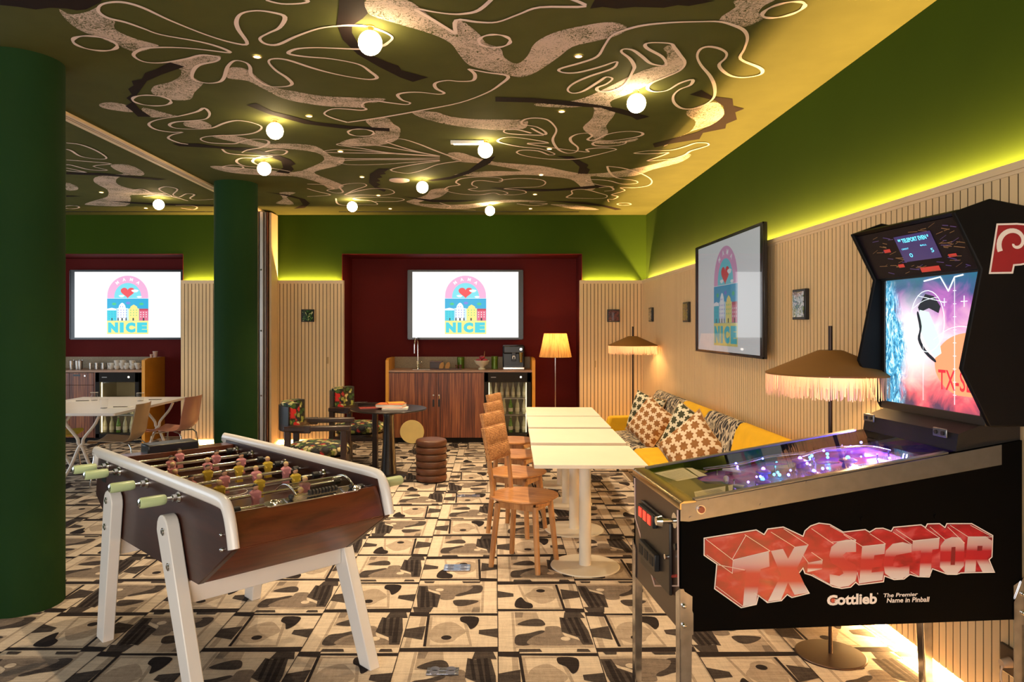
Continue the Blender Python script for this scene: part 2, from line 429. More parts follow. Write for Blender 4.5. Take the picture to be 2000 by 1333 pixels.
# panelling: boards on a dark backing, with a ledge that hides the light strip
def panelling(name, a0, a1, axis):
    b = MB(); pitch = .049; gap = .008
    def bx(u0, u1, d0, d1, z0, z1):   # u along the wall, d depth into the wall from the board face
        if axis == 'Y': b.box((u0, PY+d0, z0), (u1, PY+d1, z1))
        else: b.box((PX+d0, u0, z0), (PX+d1, u1, z1))
    zb = .075
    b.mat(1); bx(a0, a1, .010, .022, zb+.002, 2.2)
    b.mat(0); n = int((a1-a0)/pitch)
    for i in range(n+1):
        u0 = a0+i*pitch; u1 = min(u0+pitch-gap, a1)
        if u1-u0 > .004:
            bx(u0, u1, 0, .002, zb, 2.2); b.mat(1); bx(u0+.0002, u1-.0002, .002, .011, zb, 2.2); b.mat(0)  # board sides painted dark to stand in for the shade between boards
    b.mat(2); bx(a0, a1, -.012, .016, 2.205, ZR); bx(a0, a1, .016, .060, 2.155, 2.165); bx(a0, a1, .022, .060, .075, .085)
    bx(a0, a1, -.004, .016, 2.19, 2.2055)
    return struct(b.build(name, [M['cream'], M['groove_shade'], M['cream_trim']]))
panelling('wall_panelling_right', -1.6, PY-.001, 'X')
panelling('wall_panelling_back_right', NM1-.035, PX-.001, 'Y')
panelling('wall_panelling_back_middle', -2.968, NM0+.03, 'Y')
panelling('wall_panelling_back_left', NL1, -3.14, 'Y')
eb = MB(); eb.box((NM0+.028, PY, 0.075), (NM0+.034, YB, ZR)); eb.box((NM1-.039, PY, .075), (NM1-.033, YB, ZR)); eb.box((NL1-.004, PY, .075), (NL1+.001, YB, ZR))
eb.box((-2.974, PY, .075), (-2.966, YB, ZR))
struct(eb.build('trim_1', M['cream_trim']))
bs = MB(); bs.box((XR-.004, -1.6, 0), (XR, YB, .07))  # cream strip added so the plinth light reflects warm instead of green
for a, c in ((NL1, -3.14), (-2.968, NM0+.03), (NM1-.035, XR)): bs.box((a, YB-.004, 0), (c, YB, .07))
struct(bs.build('added_bounce_strip', M['cream_trim']))
# hidden door hardware in the panelling
for (x, zs) in ((1.365, (1.05,)), (-2.27, (1.10,))):
    t = MB()
    t.box((x, PY-.0015, .08), (x+.004, PY+.002, 2.19))
    for z in zs: t.box((x-.01, PY-.006, z), (x+.012, PY-.0005, z+.09))
    struct(t.build('trim_2', mat('ochre hinge', (.45,.30,.14), .5)))
# ceiling track of the folding partition
tk = MB(); tk.mat(0).box((-3.10, 3.3, ZC-.02), (-3.05, YB-.02, ZC)); tk.mat(1).box((-3.114, 3.3, ZC-.014), (-3.10, YB-.02, ZC)); tk.mat(0).box((-3.155, 3.3, ZC-.02), (-3.114, YB-.02, ZC))
tk.mat(2).box((-3.082, 3.3, ZC-.0215), (-3.078, YB-.02, ZC-.02))
struct(tk.build('trim_3', [M['cream_trim'], M['track_blue'], M['black']]))
# air slot along the ceiling near the back wall
sl = MB().box((atY(663, 0, 9.55)[0], 9.52, ZC-.004), (atY(1130, 0, 9.55)[0], 9.56, ZC)).build('trim_4', M['black']); struct(sl)
sl = MB().box((-5.8, 9.52, ZC-.004), (-3.75, 9.56, ZC)).build('trim_5', M['black']); struct(sl)
# folded partition leaves standing against the back wall
fp = thing('folding_partition', 'folded aluminium partition leaves parked against the back wall', 'partition', (-3.03, 9.55, 0))
pale = mat('pale partition skin', (.50,.45,.42), .45, .2)
for i, (x, w, yy, m) in enumerate(((-.105, .022, -.02, M['cream_trim']), (-.072, .012, .0, M['black']), (-.05, .042, -.05, M['alu']), (-.004, .02, .0, pale), (.03, .014, -.03, M['walnut']), (.052, .03, .02, M['cream_trim']))):
    b = MB().box((x, yy-.10, 0.004), (x+w, .20, ZC-.022)).build('leaf', m, fp, bevel=.003)
for z in (.7, 1.55, 2.35):
    MB().cyl((-.029, -.162, z), (-.029, -.148, z), .012, n=12).build('bolt', M['chrome'], fp)

# ---------------------------------------------------------------- ceiling mural (flat paint, traced on the ceiling plane)
OFF = {'L': 0, 'M': 600, 'R': 1100}
def cp(g, pts): return [cei(OFF[g]+x*.35, y*.35) for x, y in pts]
def seq(*parts):
    o = []
    for i in range(0, len(parts), 2): o += cp(parts[i], parts[i+1])
    return o
def ell(g, cx, cy, rx, ry, rot=0, n=28):
    a = radians(rot)
    return cp(g, [(cx+rx*cos(t)*cos(a)-ry*sin(t)*sin(a), cy+rx*cos(t)*sin(a)+ry*sin(t)*cos(a)) for t in [2*pi*k/n for k in range(n)]])
def ribbon(mb, pts, w, z, closed):
    P = smoothpath(pts, closed, 4); n = len(P); vs = []; fs = []
    for i in range(n):
        a = P[(i-1) % n] if closed or i > 0 else P[i]; b = P[(i+1) % n] if closed or i < n-1 else P[i]
        dx, dy = b[0]-a[0], b[1]-a[1]; L = math.hypot(dx, dy) or 1
        k = 1+.28*sin(i*.33)
        nx, ny = -dy/L*w/2*k, dx/L*w/2*k
        vs += [(P[i][0]+nx, P[i][1]+ny, z), (P[i][0]-nx, P[i][1]-ny, z)]
    for i in range(n if closed else n-1):
        j = (i+1) % n; fs.append((2*i, 2*i+1, 2*j+1, 2*j))
    mb.add(vs, fs)
lines = [
 (1, seq('L', [(1380,240),(1330,160),(1320,110),(1350,70),(1430,55),(1520,65),(1590,90),(1560,150),(1500,180),(1450,210),(1480,240),(1550,245),(1650,200),(1780,155),(1900,140)],
         'M', [(250,138),(340,145),(430,175),(475,205),(450,235),(410,255),(300,270),(150,265)], 'L', [(1750,262),(1650,270),(1610,295),(1700,312),(1850,325),(2000,355)],
         'M', [(350,395),(390,430),(345,440),(250,428)], 'L', [(1850,405),(1740,375),(1600,330),(1520,325),(1500,345),(1540,390),(1600,430),(1630,465),(1590,480),(1500,478),(1430,440),(1400,410),(1395,370),(1370,345),(1310,335),(1270,370),(1250,430),(1220,455),(1150,460),(1080,440),(1075,400),(1110,360),(1200,340),(1225,320),(1190,308),(1120,305),(1040,325),(900,347),(800,340),(745,305),(780,275),(850,262),(1000,262),(1150,275),(1280,290),(1240,265),(1120,230),(900,190),(800,155),(700,120),(600,95),(550,60),(560,25),(620,8),(700,10),(800,40),(950,110),(1150,190),(1300,235)])),
 (1, ell('L', 530, 238, 125, 38, 8)), (1, ell('L', 847, 558, 108, 29, 4)), (1, ell('L', 1300, 932, 58, 12)), (1, ell('M', 1045, 225, 88, 36)), (1, ell('M', 300, 738, 72, 20, 2)),
 (1, ell('R', 1230, 50, 122, 36, -14)), (1, ell('R', 340, 1138, 38, 7)), (1, ell('L', 400, 1155, 42, 9)),
 (0, seq('L', [(1050,803),(1000,795),(940,770),(960,750),(1020,735),(960,735),(870,720),(830,690),(880,665),(1000,645),(1100,620),(1140,600),(1170,630),(1150,660),(1080,670),(980,678),(945,695),(980,712),(1080,718),(1180,712),(1250,685),(1320,670),(1400,680),(1460,705),(1430,735),(1350,750),(1200,755),(1130,765),(1125,780),(1180,795),(1300,800),(1340,790),(1400,775),(1480,778),(1500,795),(1460,820),(1380,835),(1350,850)])),
 (0, seq('L', [(1240,830),(1280,855),(1420,865),(1520,870),(1450,880),(1350,880),(1320,900),(1370,925),(1500,935),(1620,955)])),
 (0, seq('L', [(1480,845),(1540,833),(1600,840),(1580,860),(1500,865),(1430,880),(1410,900),(1450,920),(1560,945)])),
 (0, seq('L', [(370,795),(450,805),(540,840),(595,880),(540,885),(450,870),(400,840),(370,830)])), (0, seq('L', [(370,890),(500,900),(620,912),(520,925),(600,948),(500,945),(400,920),(370,918)])), (0, seq('L', [(370,935),(480,960),(370,950)])),
 (0, seq('L', [(740,1060),(800,1055),(860,1080),(960,1095),(900,1065),(890,1050),(930,1040),(990,1055),(965,1085),(1000,1098),(1040,1080),(1085,1085),(1060,1105),(1100,1115),(1190,1110)])), (0, seq('L', [(1010,1160),(1080,1168),(1100,1155),(1060,1145),(980,1145)])), (0, seq('L', [(800,1095),(900,1088),(980,1100),(1050,1120)])),
 (0, seq('M', [(1060,-40),(960,50),(870,72),(790,72),(700,60),(605,45),(700,105),(830,185)])), (0, seq('M', [(830,185),(832,108),(950,118),(1060,118),(1180,75),(1300,35),(1550,30),(1450,-20)])),
 (0, seq('M', [(900,380),(935,410),(925,445),(850,450),(780,445),(715,460),(720,490),(765,515),(730,522),(640,512),(560,512),(505,525),(530,555),(575,570),(550,580),(460,570),(380,560),(320,570),(305,590),(330,605),(300,612),(220,605),(140,605),(95,630),(140,655),(225,680)])),
 (0, seq('M', [(225,680),(430,650),(650,610),(850,570),(1000,515),(1080,465),(1120,420),(1000,400),(900,380)])),
 (0, seq('M', [(740,868),(620,845),(500,810),(440,785),(520,772),(620,800),(720,840),(860,892)])), (0, seq('M', [(740,868),(460,850),(300,825),(165,805),(240,795),(400,810),(560,838),(740,868)])), (0, seq('M', [(740,872),(460,855),(200,850),(90,845),(160,832),(300,838),(500,856)])),
 (0, seq('M', [(740,880),(500,882),(210,882),(90,872)])), (0, seq('M', [(740,890),(500,888),(200,893),(220,915),(400,915),(740,892)])), (0, seq('M', [(740,896),(600,915),(465,945),(560,965),(650,945),(730,915),(860,895)])),
 (0, seq('M', [(1250,712),(1320,748),(1330,735),(1280,705),(1200,690),(1210,665),(1270,655),(1340,665),(1380,700),(1390,730),(1370,780),(1400,830),(1450,852),(1500,845),(1510,820),(1475,790),(1470,765),(1510,745),(1570,740),(1590,755),(1565,775),(1600,780),(1680,745),(1780,730),(1860,735),(1870,750),(1820,765),(1720,780),(1640,785),(1595,795),(1610,810),(1700,812),(1770,800),(1780,785)])),
 (1, seq('M', [(1550,845),(1560,830),(1650,822),(1725,830),(1680,845),(1600,865),(1500,885),(1350,885),(1230,870),(1170,850),(1200,835),(1290,840),(1350,862),(1380,855),(1300,828),(1180,815),(1070,790),(1080,770),(1140,762),(1250,775),(1345,795),(1230,800)])),
 (0, seq('M', [(1320,752),(1250,750),(1150,745),(1100,735),(1110,720),(1180,722),(1250,740)])),
 (1, seq('M', [(830,1015),(860,995),(960,985),(1070,990),(1090,1005),(1060,1015),(980,1005),(930,1010),(920,1030),(950,1045),(900,1055),(960,1065),(1050,1058),(1120,1075),(1080,1085),(1040,1075),(960,1085),(850,1080),(770,1060),(790,1040),(850,1030)])),
 (0, seq('M', [(1070,1005),(1180,993),(1300,1000),(1330,1020),(1290,1040),(1180,1045),(1100,1052),(1200,1060),(1220,1075),(1160,1085),(1100,1085)])),
 (0, seq('M', [(0,1025),(100,1030),(150,1050),(110,1060),(160,1075),(200,1070),(180,1040),(220,1025),(300,1020),(330,1035),(260,1060),(210,1085)])), (1, seq('M', [(210,1085),(300,1060),(380,1050),(460,1055),(485,1075),(420,1088),(310,1086)])), (0, seq('M', [(0,1050),(50,1065),(130,1085),(60,1092),(0,1095)])),
 (0, seq('M', [(160,1105),(170,1135),(220,1145),(300,1140),(390,1140),(360,1120),(260,1110),(300,1100),(450,1100),(540,1110),(500,1122),(380,1122)])),
 (0, seq('M', [(740,1130),(800,1150),(780,1162),(850,1165),(940,1172)])), (0, seq('M', [(1170,1135),(1260,1145),(1340,1135),(1240,1130)])),
 (1, seq('R', [(0,400),(80,400),(200,370),(290,340),(300,350),(270,380),(150,420),(60,460),(25,495),(50,515),(110,505),(200,450),(240,425),(275,435),(240,465),(190,485),(200,505),(260,505),(340,470),(390,390),(395,360),(370,320),(325,285),(340,268),(390,275),(440,310),(490,350),(560,362),(575,350),(550,310),(470,265),(460,240),(510,232),(600,238),(620,260),(650,300),(680,345),(650,390),(560,430),(490,460),(470,490),(510,508),(580,500),(650,460),(720,440),(710,470),(650,495),(615,530),(620,570),(660,600),(720,603),(790,580),(840,540),(845,480),(820,420),(770,360),(748,310),(765,270),(810,255),(870,265),(910,290),(905,320),(870,355),(890,390),(940,420),(1010,428),(1090,415),(1113,395),(1090,370),(990,325),(1010,270),(1028,210),(1010,165),(950,135),(870,115),(750,115),(600,120),(450,135),(350,160),(270,195),(230,250),(190,310),(100,345),(-20,380)])),
 (0, seq('R', [(590,850),(540,870),(470,895),(540,890),(620,880),(680,860),(710,840),(760,825),(810,808),(800,795),(740,795),(680,815),(600,835),(480,838),(395,852),(480,855),(590,848)])),
 (0, seq('R', [(245,925),(260,960),(300,990),(400,1005),(410,1020),(330,1025),(250,1005),(150,1000),(130,1010),(200,1030),(280,1040)])), (0, seq('R', [(245,925),(330,935),(420,960),(480,990),(495,1015),(470,1035),(400,1045),(320,1045),(345,1060),(300,1075),(270,1085),(305,1095),(280,1110),(250,1110),(255,1125)])),
 (1, seq('R', [(50,1060),(120,1055),(200,1075),(245,1090),(220,1105),(100,1105),(20,1100),(50,1080)])), (0, seq('R', [(200,1045),(260,1040),(280,1058),(230,1065)])),
 (1, [cei(x, y) for x, y in ((520,-4),(560,-12),(600,-2),(590,4),(550,5))]),
]
bands = [
 ('L', [(330,50),(400,80),(500,60),(560,30),(560,85),(640,110),(640,160),(740,210),(880,250),(860,262),(770,290),(700,270),(560,210),(450,170),(370,110)]),
 ('L', [(950,350),(1110,315),(1220,310),(1220,330),(1110,365),(1075,420),(1110,450),(1135,465),(1085,515),(1060,555),(950,555),(850,520),(860,480),(940,460),(1000,430),(1010,390)]),
 ('L', [(1275,380),(1350,378),(1400,400),(1460,450),(1540,490),(1650,510),(1800,535),(2000,545),(2150,550),(2110,570),(2034,575),(2034,600),(1954,598),(1800,590),(1600,555),(1480,500),(1380,450),(1270,435)]),
 ('L', [(555,580),(620,570),(720,590),(740,625),(640,615),(570,600)]), ('L', [(800,600),(960,640),(1000,650),(860,655),(810,640)]), ('L', [(1030,680),(1120,672),(1180,700),(1150,720),(1040,705)]),
 ('L', [(1180,760),(1300,755),(1480,800),(1600,800),(1760,815),(1850,870),(1920,880),(1900,920),(1780,950),(1760,970),(1860,1010),(1920,1040),(1850,1058),(1780,1020),(1650,985),(1500,980),(1300,965),(1190,940),(1200,925),(1450,945),(1640,960),(1740,930),(1810,890),(1760,850),(1600,830),(1480,825),(1300,790)]),
 ('L', [(620,920),(720,920),(800,960),(790,980),(700,978),(650,1000),(660,1030),(740,1055),(940,1085),(740,1088),(730,1110),(700,1150),(500,1145),(480,1135),(560,1110),(600,1095),(600,1060),(530,1020),(530,990),(610,975),(690,970),(640,945)]),
 ('L', [(370,1020),(430,1040),(430,1060),(370,1060)]), ('L', [(1560,1075),(1650,1075),(1600,1100),(1640,1140),(1540,1135),(1580,1110)]),
 ('M', [(320,10),(400,-20),(560,0),(650,60),(800,170),(850,110),(960,190),(1000,240),(1080,270),(1100,320),(1170,355),(1230,310),(1270,240),(1380,180),(1550,140),(1700,122),(1790,155),(1720,200),(1600,230),(1480,260),(1400,320),(1280,400),(1200,428),(1130,420),(1000,390),(900,360),(840,290),(800,240),(700,190),(500,130),(350,80)]),
 ('M', [(600,620),(720,625),(800,650),(950,665),(1200,668),(1230,690),(1200,720),(1050,725),(850,705),(700,675),(600,640)]),
 ('M', [(330,670),(440,655),(480,690),(520,720),(500,780),(400,810),(240,815),(180,800),(240,775),(360,760),(380,730),(350,700)]),
 ('R', [(100,550),(200,510),(360,430),(480,380),(560,360),(580,300),(560,270),(600,250),(640,290),(680,345),(640,400),(480,470),(350,530),(260,570),(290,630),(240,700),(250,740),(200,780),(140,745),(110,710),(160,660),(170,600),(100,595),(0,600),(-150,590),(-140,575),(0,570)]),
 ('M', [(780,860),(850,850),(950,880),(1060,905),(1300,925),(1450,955),(1560,970),(1700,960),(1850,935),(1990,900),(2110,860),(2140,870),(2070,910),(1930,945),(1830,980),(1680,990),(1580,985),(1610,1050),(1550,1060),(1490,1010),(1410,990),(1200,975),(1000,985),(820,975),(1000,955),(1200,955),(1060,925),(950,910),(840,900)]),
 ('M', [(690,1060),(760,1050),(790,1060),(740,1100),(620,1130),(700,1140),(900,1140),(1100,1115),(1340,1125),(1100,1130),(900,1165),(700,1160),(560,1130),(580,1115),(660,1090)]),
 ('M', [(1360,1140),(1500,1145),(1630,1170),(1500,1168),(1400,1150)]),
 ('R', [(870,110),(960,40),(960,0),(1180,-10),(1120,30),(1090,70),(1120,100),(1000,150)]),
 ('R', [(690,620),(790,580),(860,570),(895,610),(890,650),(820,700),(720,730),(640,770),(560,820),(600,780),(700,740),(740,680),(700,650)]),
 ('R', [(165,770),(300,790),(410,770),(400,785),(300,800),(180,800)]),
]
blacks = [
 ('L', [(0,-60),(600,-60),(560,10),(480,50),(430,55),(370,45),(280,40),(200,50),(100,35),(0,25)]),
 ('L', [(945,345),(1030,370),(900,415),(820,450),(770,520),(740,560),(780,610),(845,650),(770,650),(740,620),(700,590),(735,570),(705,545),(735,525),(715,495),(745,475),(735,450),(790,440),(810,405),(870,385)]),
 ('L', [(1375,585),(1430,575),(1520,620),(1640,650),(1760,680),(1950,702),(2174,715),(2174,732),(2094,728),(1900,715),(1700,690),(1500,635)]),
 ('L', [(960,800),(1100,800),(1250,820),(1400,825),(1550,865),(1620,890),(1650,915),(1625,925),(1640,945),(1610,968),(1540,960),(1580,935),(1570,900),(1500,870),(1380,845),(1200,825),(1000,815)]),
 ('L', [(1480,1070),(1600,1085),(1700,1110),(1730,1135),(1700,1160),(1640,1165),(1690,1140),(1670,1110),(1560,1085)]),
 ('M', [(180,-20),(320,-20),(320,30),(340,70),(310,100),(250,140),(250,180),(290,250),(370,310),(450,345),(510,365),(525,390),(675,430),(590,455),(520,430),(400,370),(280,300),(200,220),(165,130),(175,60)]),
 ('M', [(1050,540),(1250,545),(1440,560),(1600,580),(1750,605),(1910,650),(1840,668),(1810,650),(1700,620),(1640,600),(1480,590),(1250,570),(1050,565)]),
 ('M', [(1390,870),(1480,872),(1540,905),(1570,920),(1560,935),(1578,945),(1565,970),(1510,968),(1520,930),(1480,895)]),
 ('M', [(345,1020),(350,970),(400,940),(460,940),(430,960),(440,970),(405,975),(420,990),(390,995),(410,1010),(385,1015),(410,1030),(390,1040),(440,1060),(430,1070),(380,1050)]),
 ('M', [(670,1005),(800,985),(900,950),(980,890),(1050,870),(1020,910),(980,930),(900,970),(800,1000),(700,1010)]),
 ('M', [(530,1095),(700,1115),(900,1118),(1000,1110),(880,1125),(700,1128)]), ('M', [(1020,1045),(1200,1055),(1400,1055),(1640,1030),(1700,1040),(1500,1060),(1300,1068),(1100,1060)]),
 ('M', [(1340,1120),(1560,1128),(1660,1145),(1755,1168),(1720,1172),(1640,1150),(1480,1135)]),
 ('R', [(705,525),(770,500),(830,535),(945,550),(950,590),(1010,605),(960,625),(970,665),(910,690),(905,715),(780,740),(760,775),(600,800),(510,822),(500,800),(620,770),(750,735),(860,680),(900,640),(895,590),(850,560)]),
 ('R', [(150,45),(190,-30),(400,-30),(850,0),(780,15),(700,30),(640,25),(560,40),(400,35),(300,45),(220,35)]),
 ('L', [(370,960),(560,965),(930,1000),(880,1005),(600,980),(370,972)]), ('L', [(370,1090),(450,1095),(370,1098)]), ('L', [(600,1120),(900,1135),(1190,1145),(1190,1150),(900,1145),(740,1135)]),
]
mu = MB()
for i, (g_, p) in enumerate(bands): mu.mat(0); mu.flat([(x, y, ZC-.0010-.00005*i) for x, y in smoothpath(cp(g_, p), True, 3)])
for i, (g_, p) in enumerate(blacks): mu.mat(1); mu.flat([(x, y, ZC-.0025-.00005*i) for x, y in cp(g_, p)])
for i, (c_, p) in enumerate(lines): mu.mat(2); ribbon(mu, p, .0185, ZC-.004-.00004*i, bool(c_))
o = mu.build('ceiling_mural', [M['scribble'], M['mural_black'], M['mural_line']], recalc=False); struct(o)

# ---------------------------------------------------------------- ceiling lamps
M['globe'] = glow('lit opal globe', (1, .72, .38), 48.0)
M['spot'] = glow('lit spot lens', (1, .66, .30), 14.0)
M['brass'] = mat('brass ring', (.55, .36, .12), .35, .9)
gb = [(723,84,'largest glowing globe lamp, overlapping the outlined flower'), (1243,202,'glowing globe lamp on the ceiling over the right end of a black brush stroke'),
      (537,256,'glowing globe lamp on the ceiling, upper of the two globes before the back column'), (516,330,'glowing globe lamp on the ceiling just right of the top of the back column'),
      (948,294,'glowing globe lamp directly below the white emergency light'), (825,366,'glowing globe lamp on the ceiling beside the flat pink disc'),
      (688,404,'small glowing globe lamp near the left end of the ceiling air slot'), (957,412,'small glowing globe lamp above the middle of the main recess, nearest the back wall'), (310,400,'glowing globe lamp on the ceiling of the room beyond the columns')]
for x, y, lb in gb:
    X, Y = cei(x, y, ZC-.085)
    t = thing('globe_lamp', lb, 'ceiling lamp', (X, Y, ZC), 0, 'glowing globes on the painted ceiling')
    MB().sphere((0,0,-.085), .061, 24).build('globe', M['globe'], t, smooth=60)
    MB().lathe([(.024,0), (.024,-.006), (.018,-.008), (.018,-.03)], (0,0,0), 20).build('mount', M['brass'], t, smooth=40)
sp = [(502,111,'tiny warm spotlight in the centre of the outlined flower'), (1130,110,'tiny warm spotlight left of the big outlined leaf hand'), (604,227,'tiny warm spotlight on the thin black stroke, left of centre'),
      (1097,218,'tiny warm spotlight just below the long black stroke right of centre'), (665,296,'tiny warm spotlight at the left of the outlined fan'), (1073,291,'tiny warm spotlight inside the outlined seaweed right of centre'),
      (707,346,'tiny warm spotlight left of the flat pink disc'), (1057,342,'tiny warm spotlight in the chalk band right of the small flower'), (739,382,'tiny warm spotlight under the outlined loops, left of centre'), (1045,380,'tiny warm spotlight near the right end of the last row but one'),
      (762,408,'tiny warm spotlight in the row nearest the back wall, left one'), (1036,408,'tiny warm spotlight in the row nearest the back wall, right one'), (198,376,'tiny warm spotlight in the room beyond the columns, left one'), (285,407,'tiny warm spotlight beside the globe in the room beyond the columns')]
for x, y, lb in sp:
    X, Y = cei(x, y, ZC-.006)
    t = thing('recessed_spotlight', lb, 'spotlight', (X, Y, ZC-.0045), 0, 'tiny spotlights in the painted ceiling')
    MB().lathe([(.019,0), (.019,-.003), (.001,-.005)], (0,0,0), 16).build('lens', M['spot'], t, smooth=60)
    MB().lathe([(.020,.0), (.027,-.001), (.026,-.004), (.020,-.004)], (0,0,0), 20, cap=False).build('ring', M['brass'], t)
    if Y < 9:
        l = bpy.data.lights.new('spot_beam', 'SPOT'); l.energy = 95; l.color = (1,.74,.45); l.spot_size = radians(95); l.spot_blend = .8; l.shadow_soft_size = .02
        lo = bpy.data.objects.new('spot_beam', l); COL.objects.link(lo); lo.location = (X, Y, ZC-.02)
X, Y = cei(780, 351)
tag(MB().lathe([(.105,0), (.105,-.008), (.098,-.011)], (X, Y, ZC-.004), 32).build('ceiling_speaker', mat('pinkish white grille', (.66,.50,.44), .6, bump=.4, bscale=500), smooth=30), 'flat round pinkish disc speaker in the ceiling, left of a globe lamp', 'speaker')
X0, Y0 = cei(880, 274); X1, _ = cei(945, 274)
t = thing('emergency_light', 'slim white lit emergency light bar on the ceiling', 'emergency light', ((X0+X1)/2, Y0, ZC-.004))
MB().box((-(X1-X0)/2, -.022, -.028), ((X1-X0)/2, .022, 0)).build('housing', mat('white plastic', (.8,.78,.72), .4), t, bevel=.004)
MB().box((-(X1-X0)/2*.8, -.015, -.031), ((X1-X0)/2*.8, .015, -.028)).build('diffuser', glow('cool white strip', (1,.97,.85), 14), t)
# ================================================================ foosball table
ft = thing('foosball_table', 'walnut foosball table with white rails and splayed white legs', 'foosball table', (-1.062, 2.772, 0), radians(44.5))
WF = .73
PROF = [(-.047,.915), (-.075,.84), (-.105,.754), (.208,.549), (1.30,.534), (1.579,.69), (1.56,.80), (1.53,.915)]
SK = M['skin'] = mat('tinted skin', (.62,.34,.20), .5)
for u0, u1 in ((0, .028), (WF-.028, WF)):
    MB().prism(PROF, u0, u1, 'X').build('side_panel', M['walnut_side'], ft, bevel=.004)
b = MB()   # near end: deck, upper panel, lower slanted panel
b.prism([(-.040,.885), (-.068,.84), (-.098,.757), (-.070,.757), (-.045,.84), (-.02,.872)], .028, WF-.028, 'X')
b.build('front_panel', M['walnut'], ft, bevel=.003)
MB().prism([(-.100,.756), (-.086,.742), (.212,.548), (.225,.562), (-.075,.762)], .028, WF-.028, 'X').build('lower_panel', wood('walnut lighter', C(74,34,17), C(112,56,30), (1.2,1.2,9), 2.2, .42, .08, .05), ft, bevel=.003)
MB().prism([(-.04,.878), (.0,.872), (.03,.84), (.03,.80), (-.05,.84)], .028, WF-.028, 'X').build('end_deck', M['walnut'], ft)
MB().prism([(1.30,.536), (1.575,.69), (1.555,.80), (1.525,.90), (1.42,.90), (1.42,.86), (1.50,.84), (1.53,.70), (1.29,.556)], .028, WF-.028, 'X').build('rear_panel', M['walnut'], ft, bevel=.003)
MB().box((.028, .03, .76), (WF-.028, 1.5, .775)).build('playfield', mat('dark brown playfield', (.055,.022,.014), .3, coat=.3), ft)
pl = MB()
for pts in ([(.365+.10*cos(a*pi/12), .765+.10*sin(a*pi/12)) for a in range(24)],):
    pl.tube([(x, y, .7756) for x, y in pts], .0018, 4, closed=True)
for y0, s in ((.12, 1), (1.38, -1)):
    pl.tube([(.365+.16*cos(a*pi/12), y0+s*.16*sin(a*pi/12), .7756) for a in range(13)], .0018, 4)
pl.box((.03,.764,.775), (WF-.03,.767,.7762)); pl.build('pitch_line', M['white_paint'], ft)
MB().prism([(.24,.565), (1.28,.555), (1.28,.545), (.24,.553)], .03, WF-.03, 'X').build('underside', M['black_matt'], ft)
# white rounded top rails
for u in (.006, WF-.006):
    path = [(u, 1.585, .80), (u, 1.575, .86), (u, 1.545, .905), (u, 1.48, .922), (u, .08, .927), (u, -.02, .922), (u, -.058, .895), (u, -.085, .84), (u, -.108, .762)]
    p = smoothpath(path[:5], k=4)+smoothpath(path[4:], k=5)[1:]
    MB().tube(p, .029, 14, flatz=.7).build('top_rail', M['white_paint'], ft, smooth=50)
# legs: boards bolted outside the side panels
def fleg(u0, top, foot):
    b = MB(); (v1, z1), (v0, z0) = top, foot; hw = .062
    dv, dz = v1-v0, z1-z0; L = math.hypot(dv, dz); nx, nz = dz/L, -dv/L
    pl = [(v0-nx*.050, 0), (v0+nx*.050, 0)]
    for k in range(9):
        a = pi*k/8; c_, s_ = cos(a), sin(a); pl.append((v1+nx*hw*c_+dv/L*hw*s_-0*nx, z1-.052+nz*hw*c_+dz/L*hw*s_))
    b.prism(pl, u0, u0+(.055 if u0 > .3 else .055), 'X'); o = b.build('leg', M['white_paint'], ft, bevel=.007)
    return o
for u0, sg in ((-.060, -1), (WF+.005, 1)):
    for top, foot in (((.441,.79), (.10,0)), ((1.172,.775), (1.30,0))):
        lg = fleg(u0, top, foot)
        for k, zz in enumerate((.735, .60)):
            t = (zz-0)/top[1]; v = foot[0]+(top[0]-foot[0])*t; uu = u0 if sg < 0 else u0+.055
            s = MB(); s.cyl((uu, v, zz), (uu+sg*.006, v, zz), .017, n=18); s.cyl((uu+sg*.006, v, zz), (uu+sg*.010, v, zz), .010, n=14)
            s.build('bolt', M['chrome'], lg, smooth=40)
for v, z in ((.33, .49), (1.235, .49)):
    MB().box((-.004, v-.03, z-.045), (WF+.004, v+.025, z+.05)).build('stretcher', M['white_paint'], ft, bevel=.004)
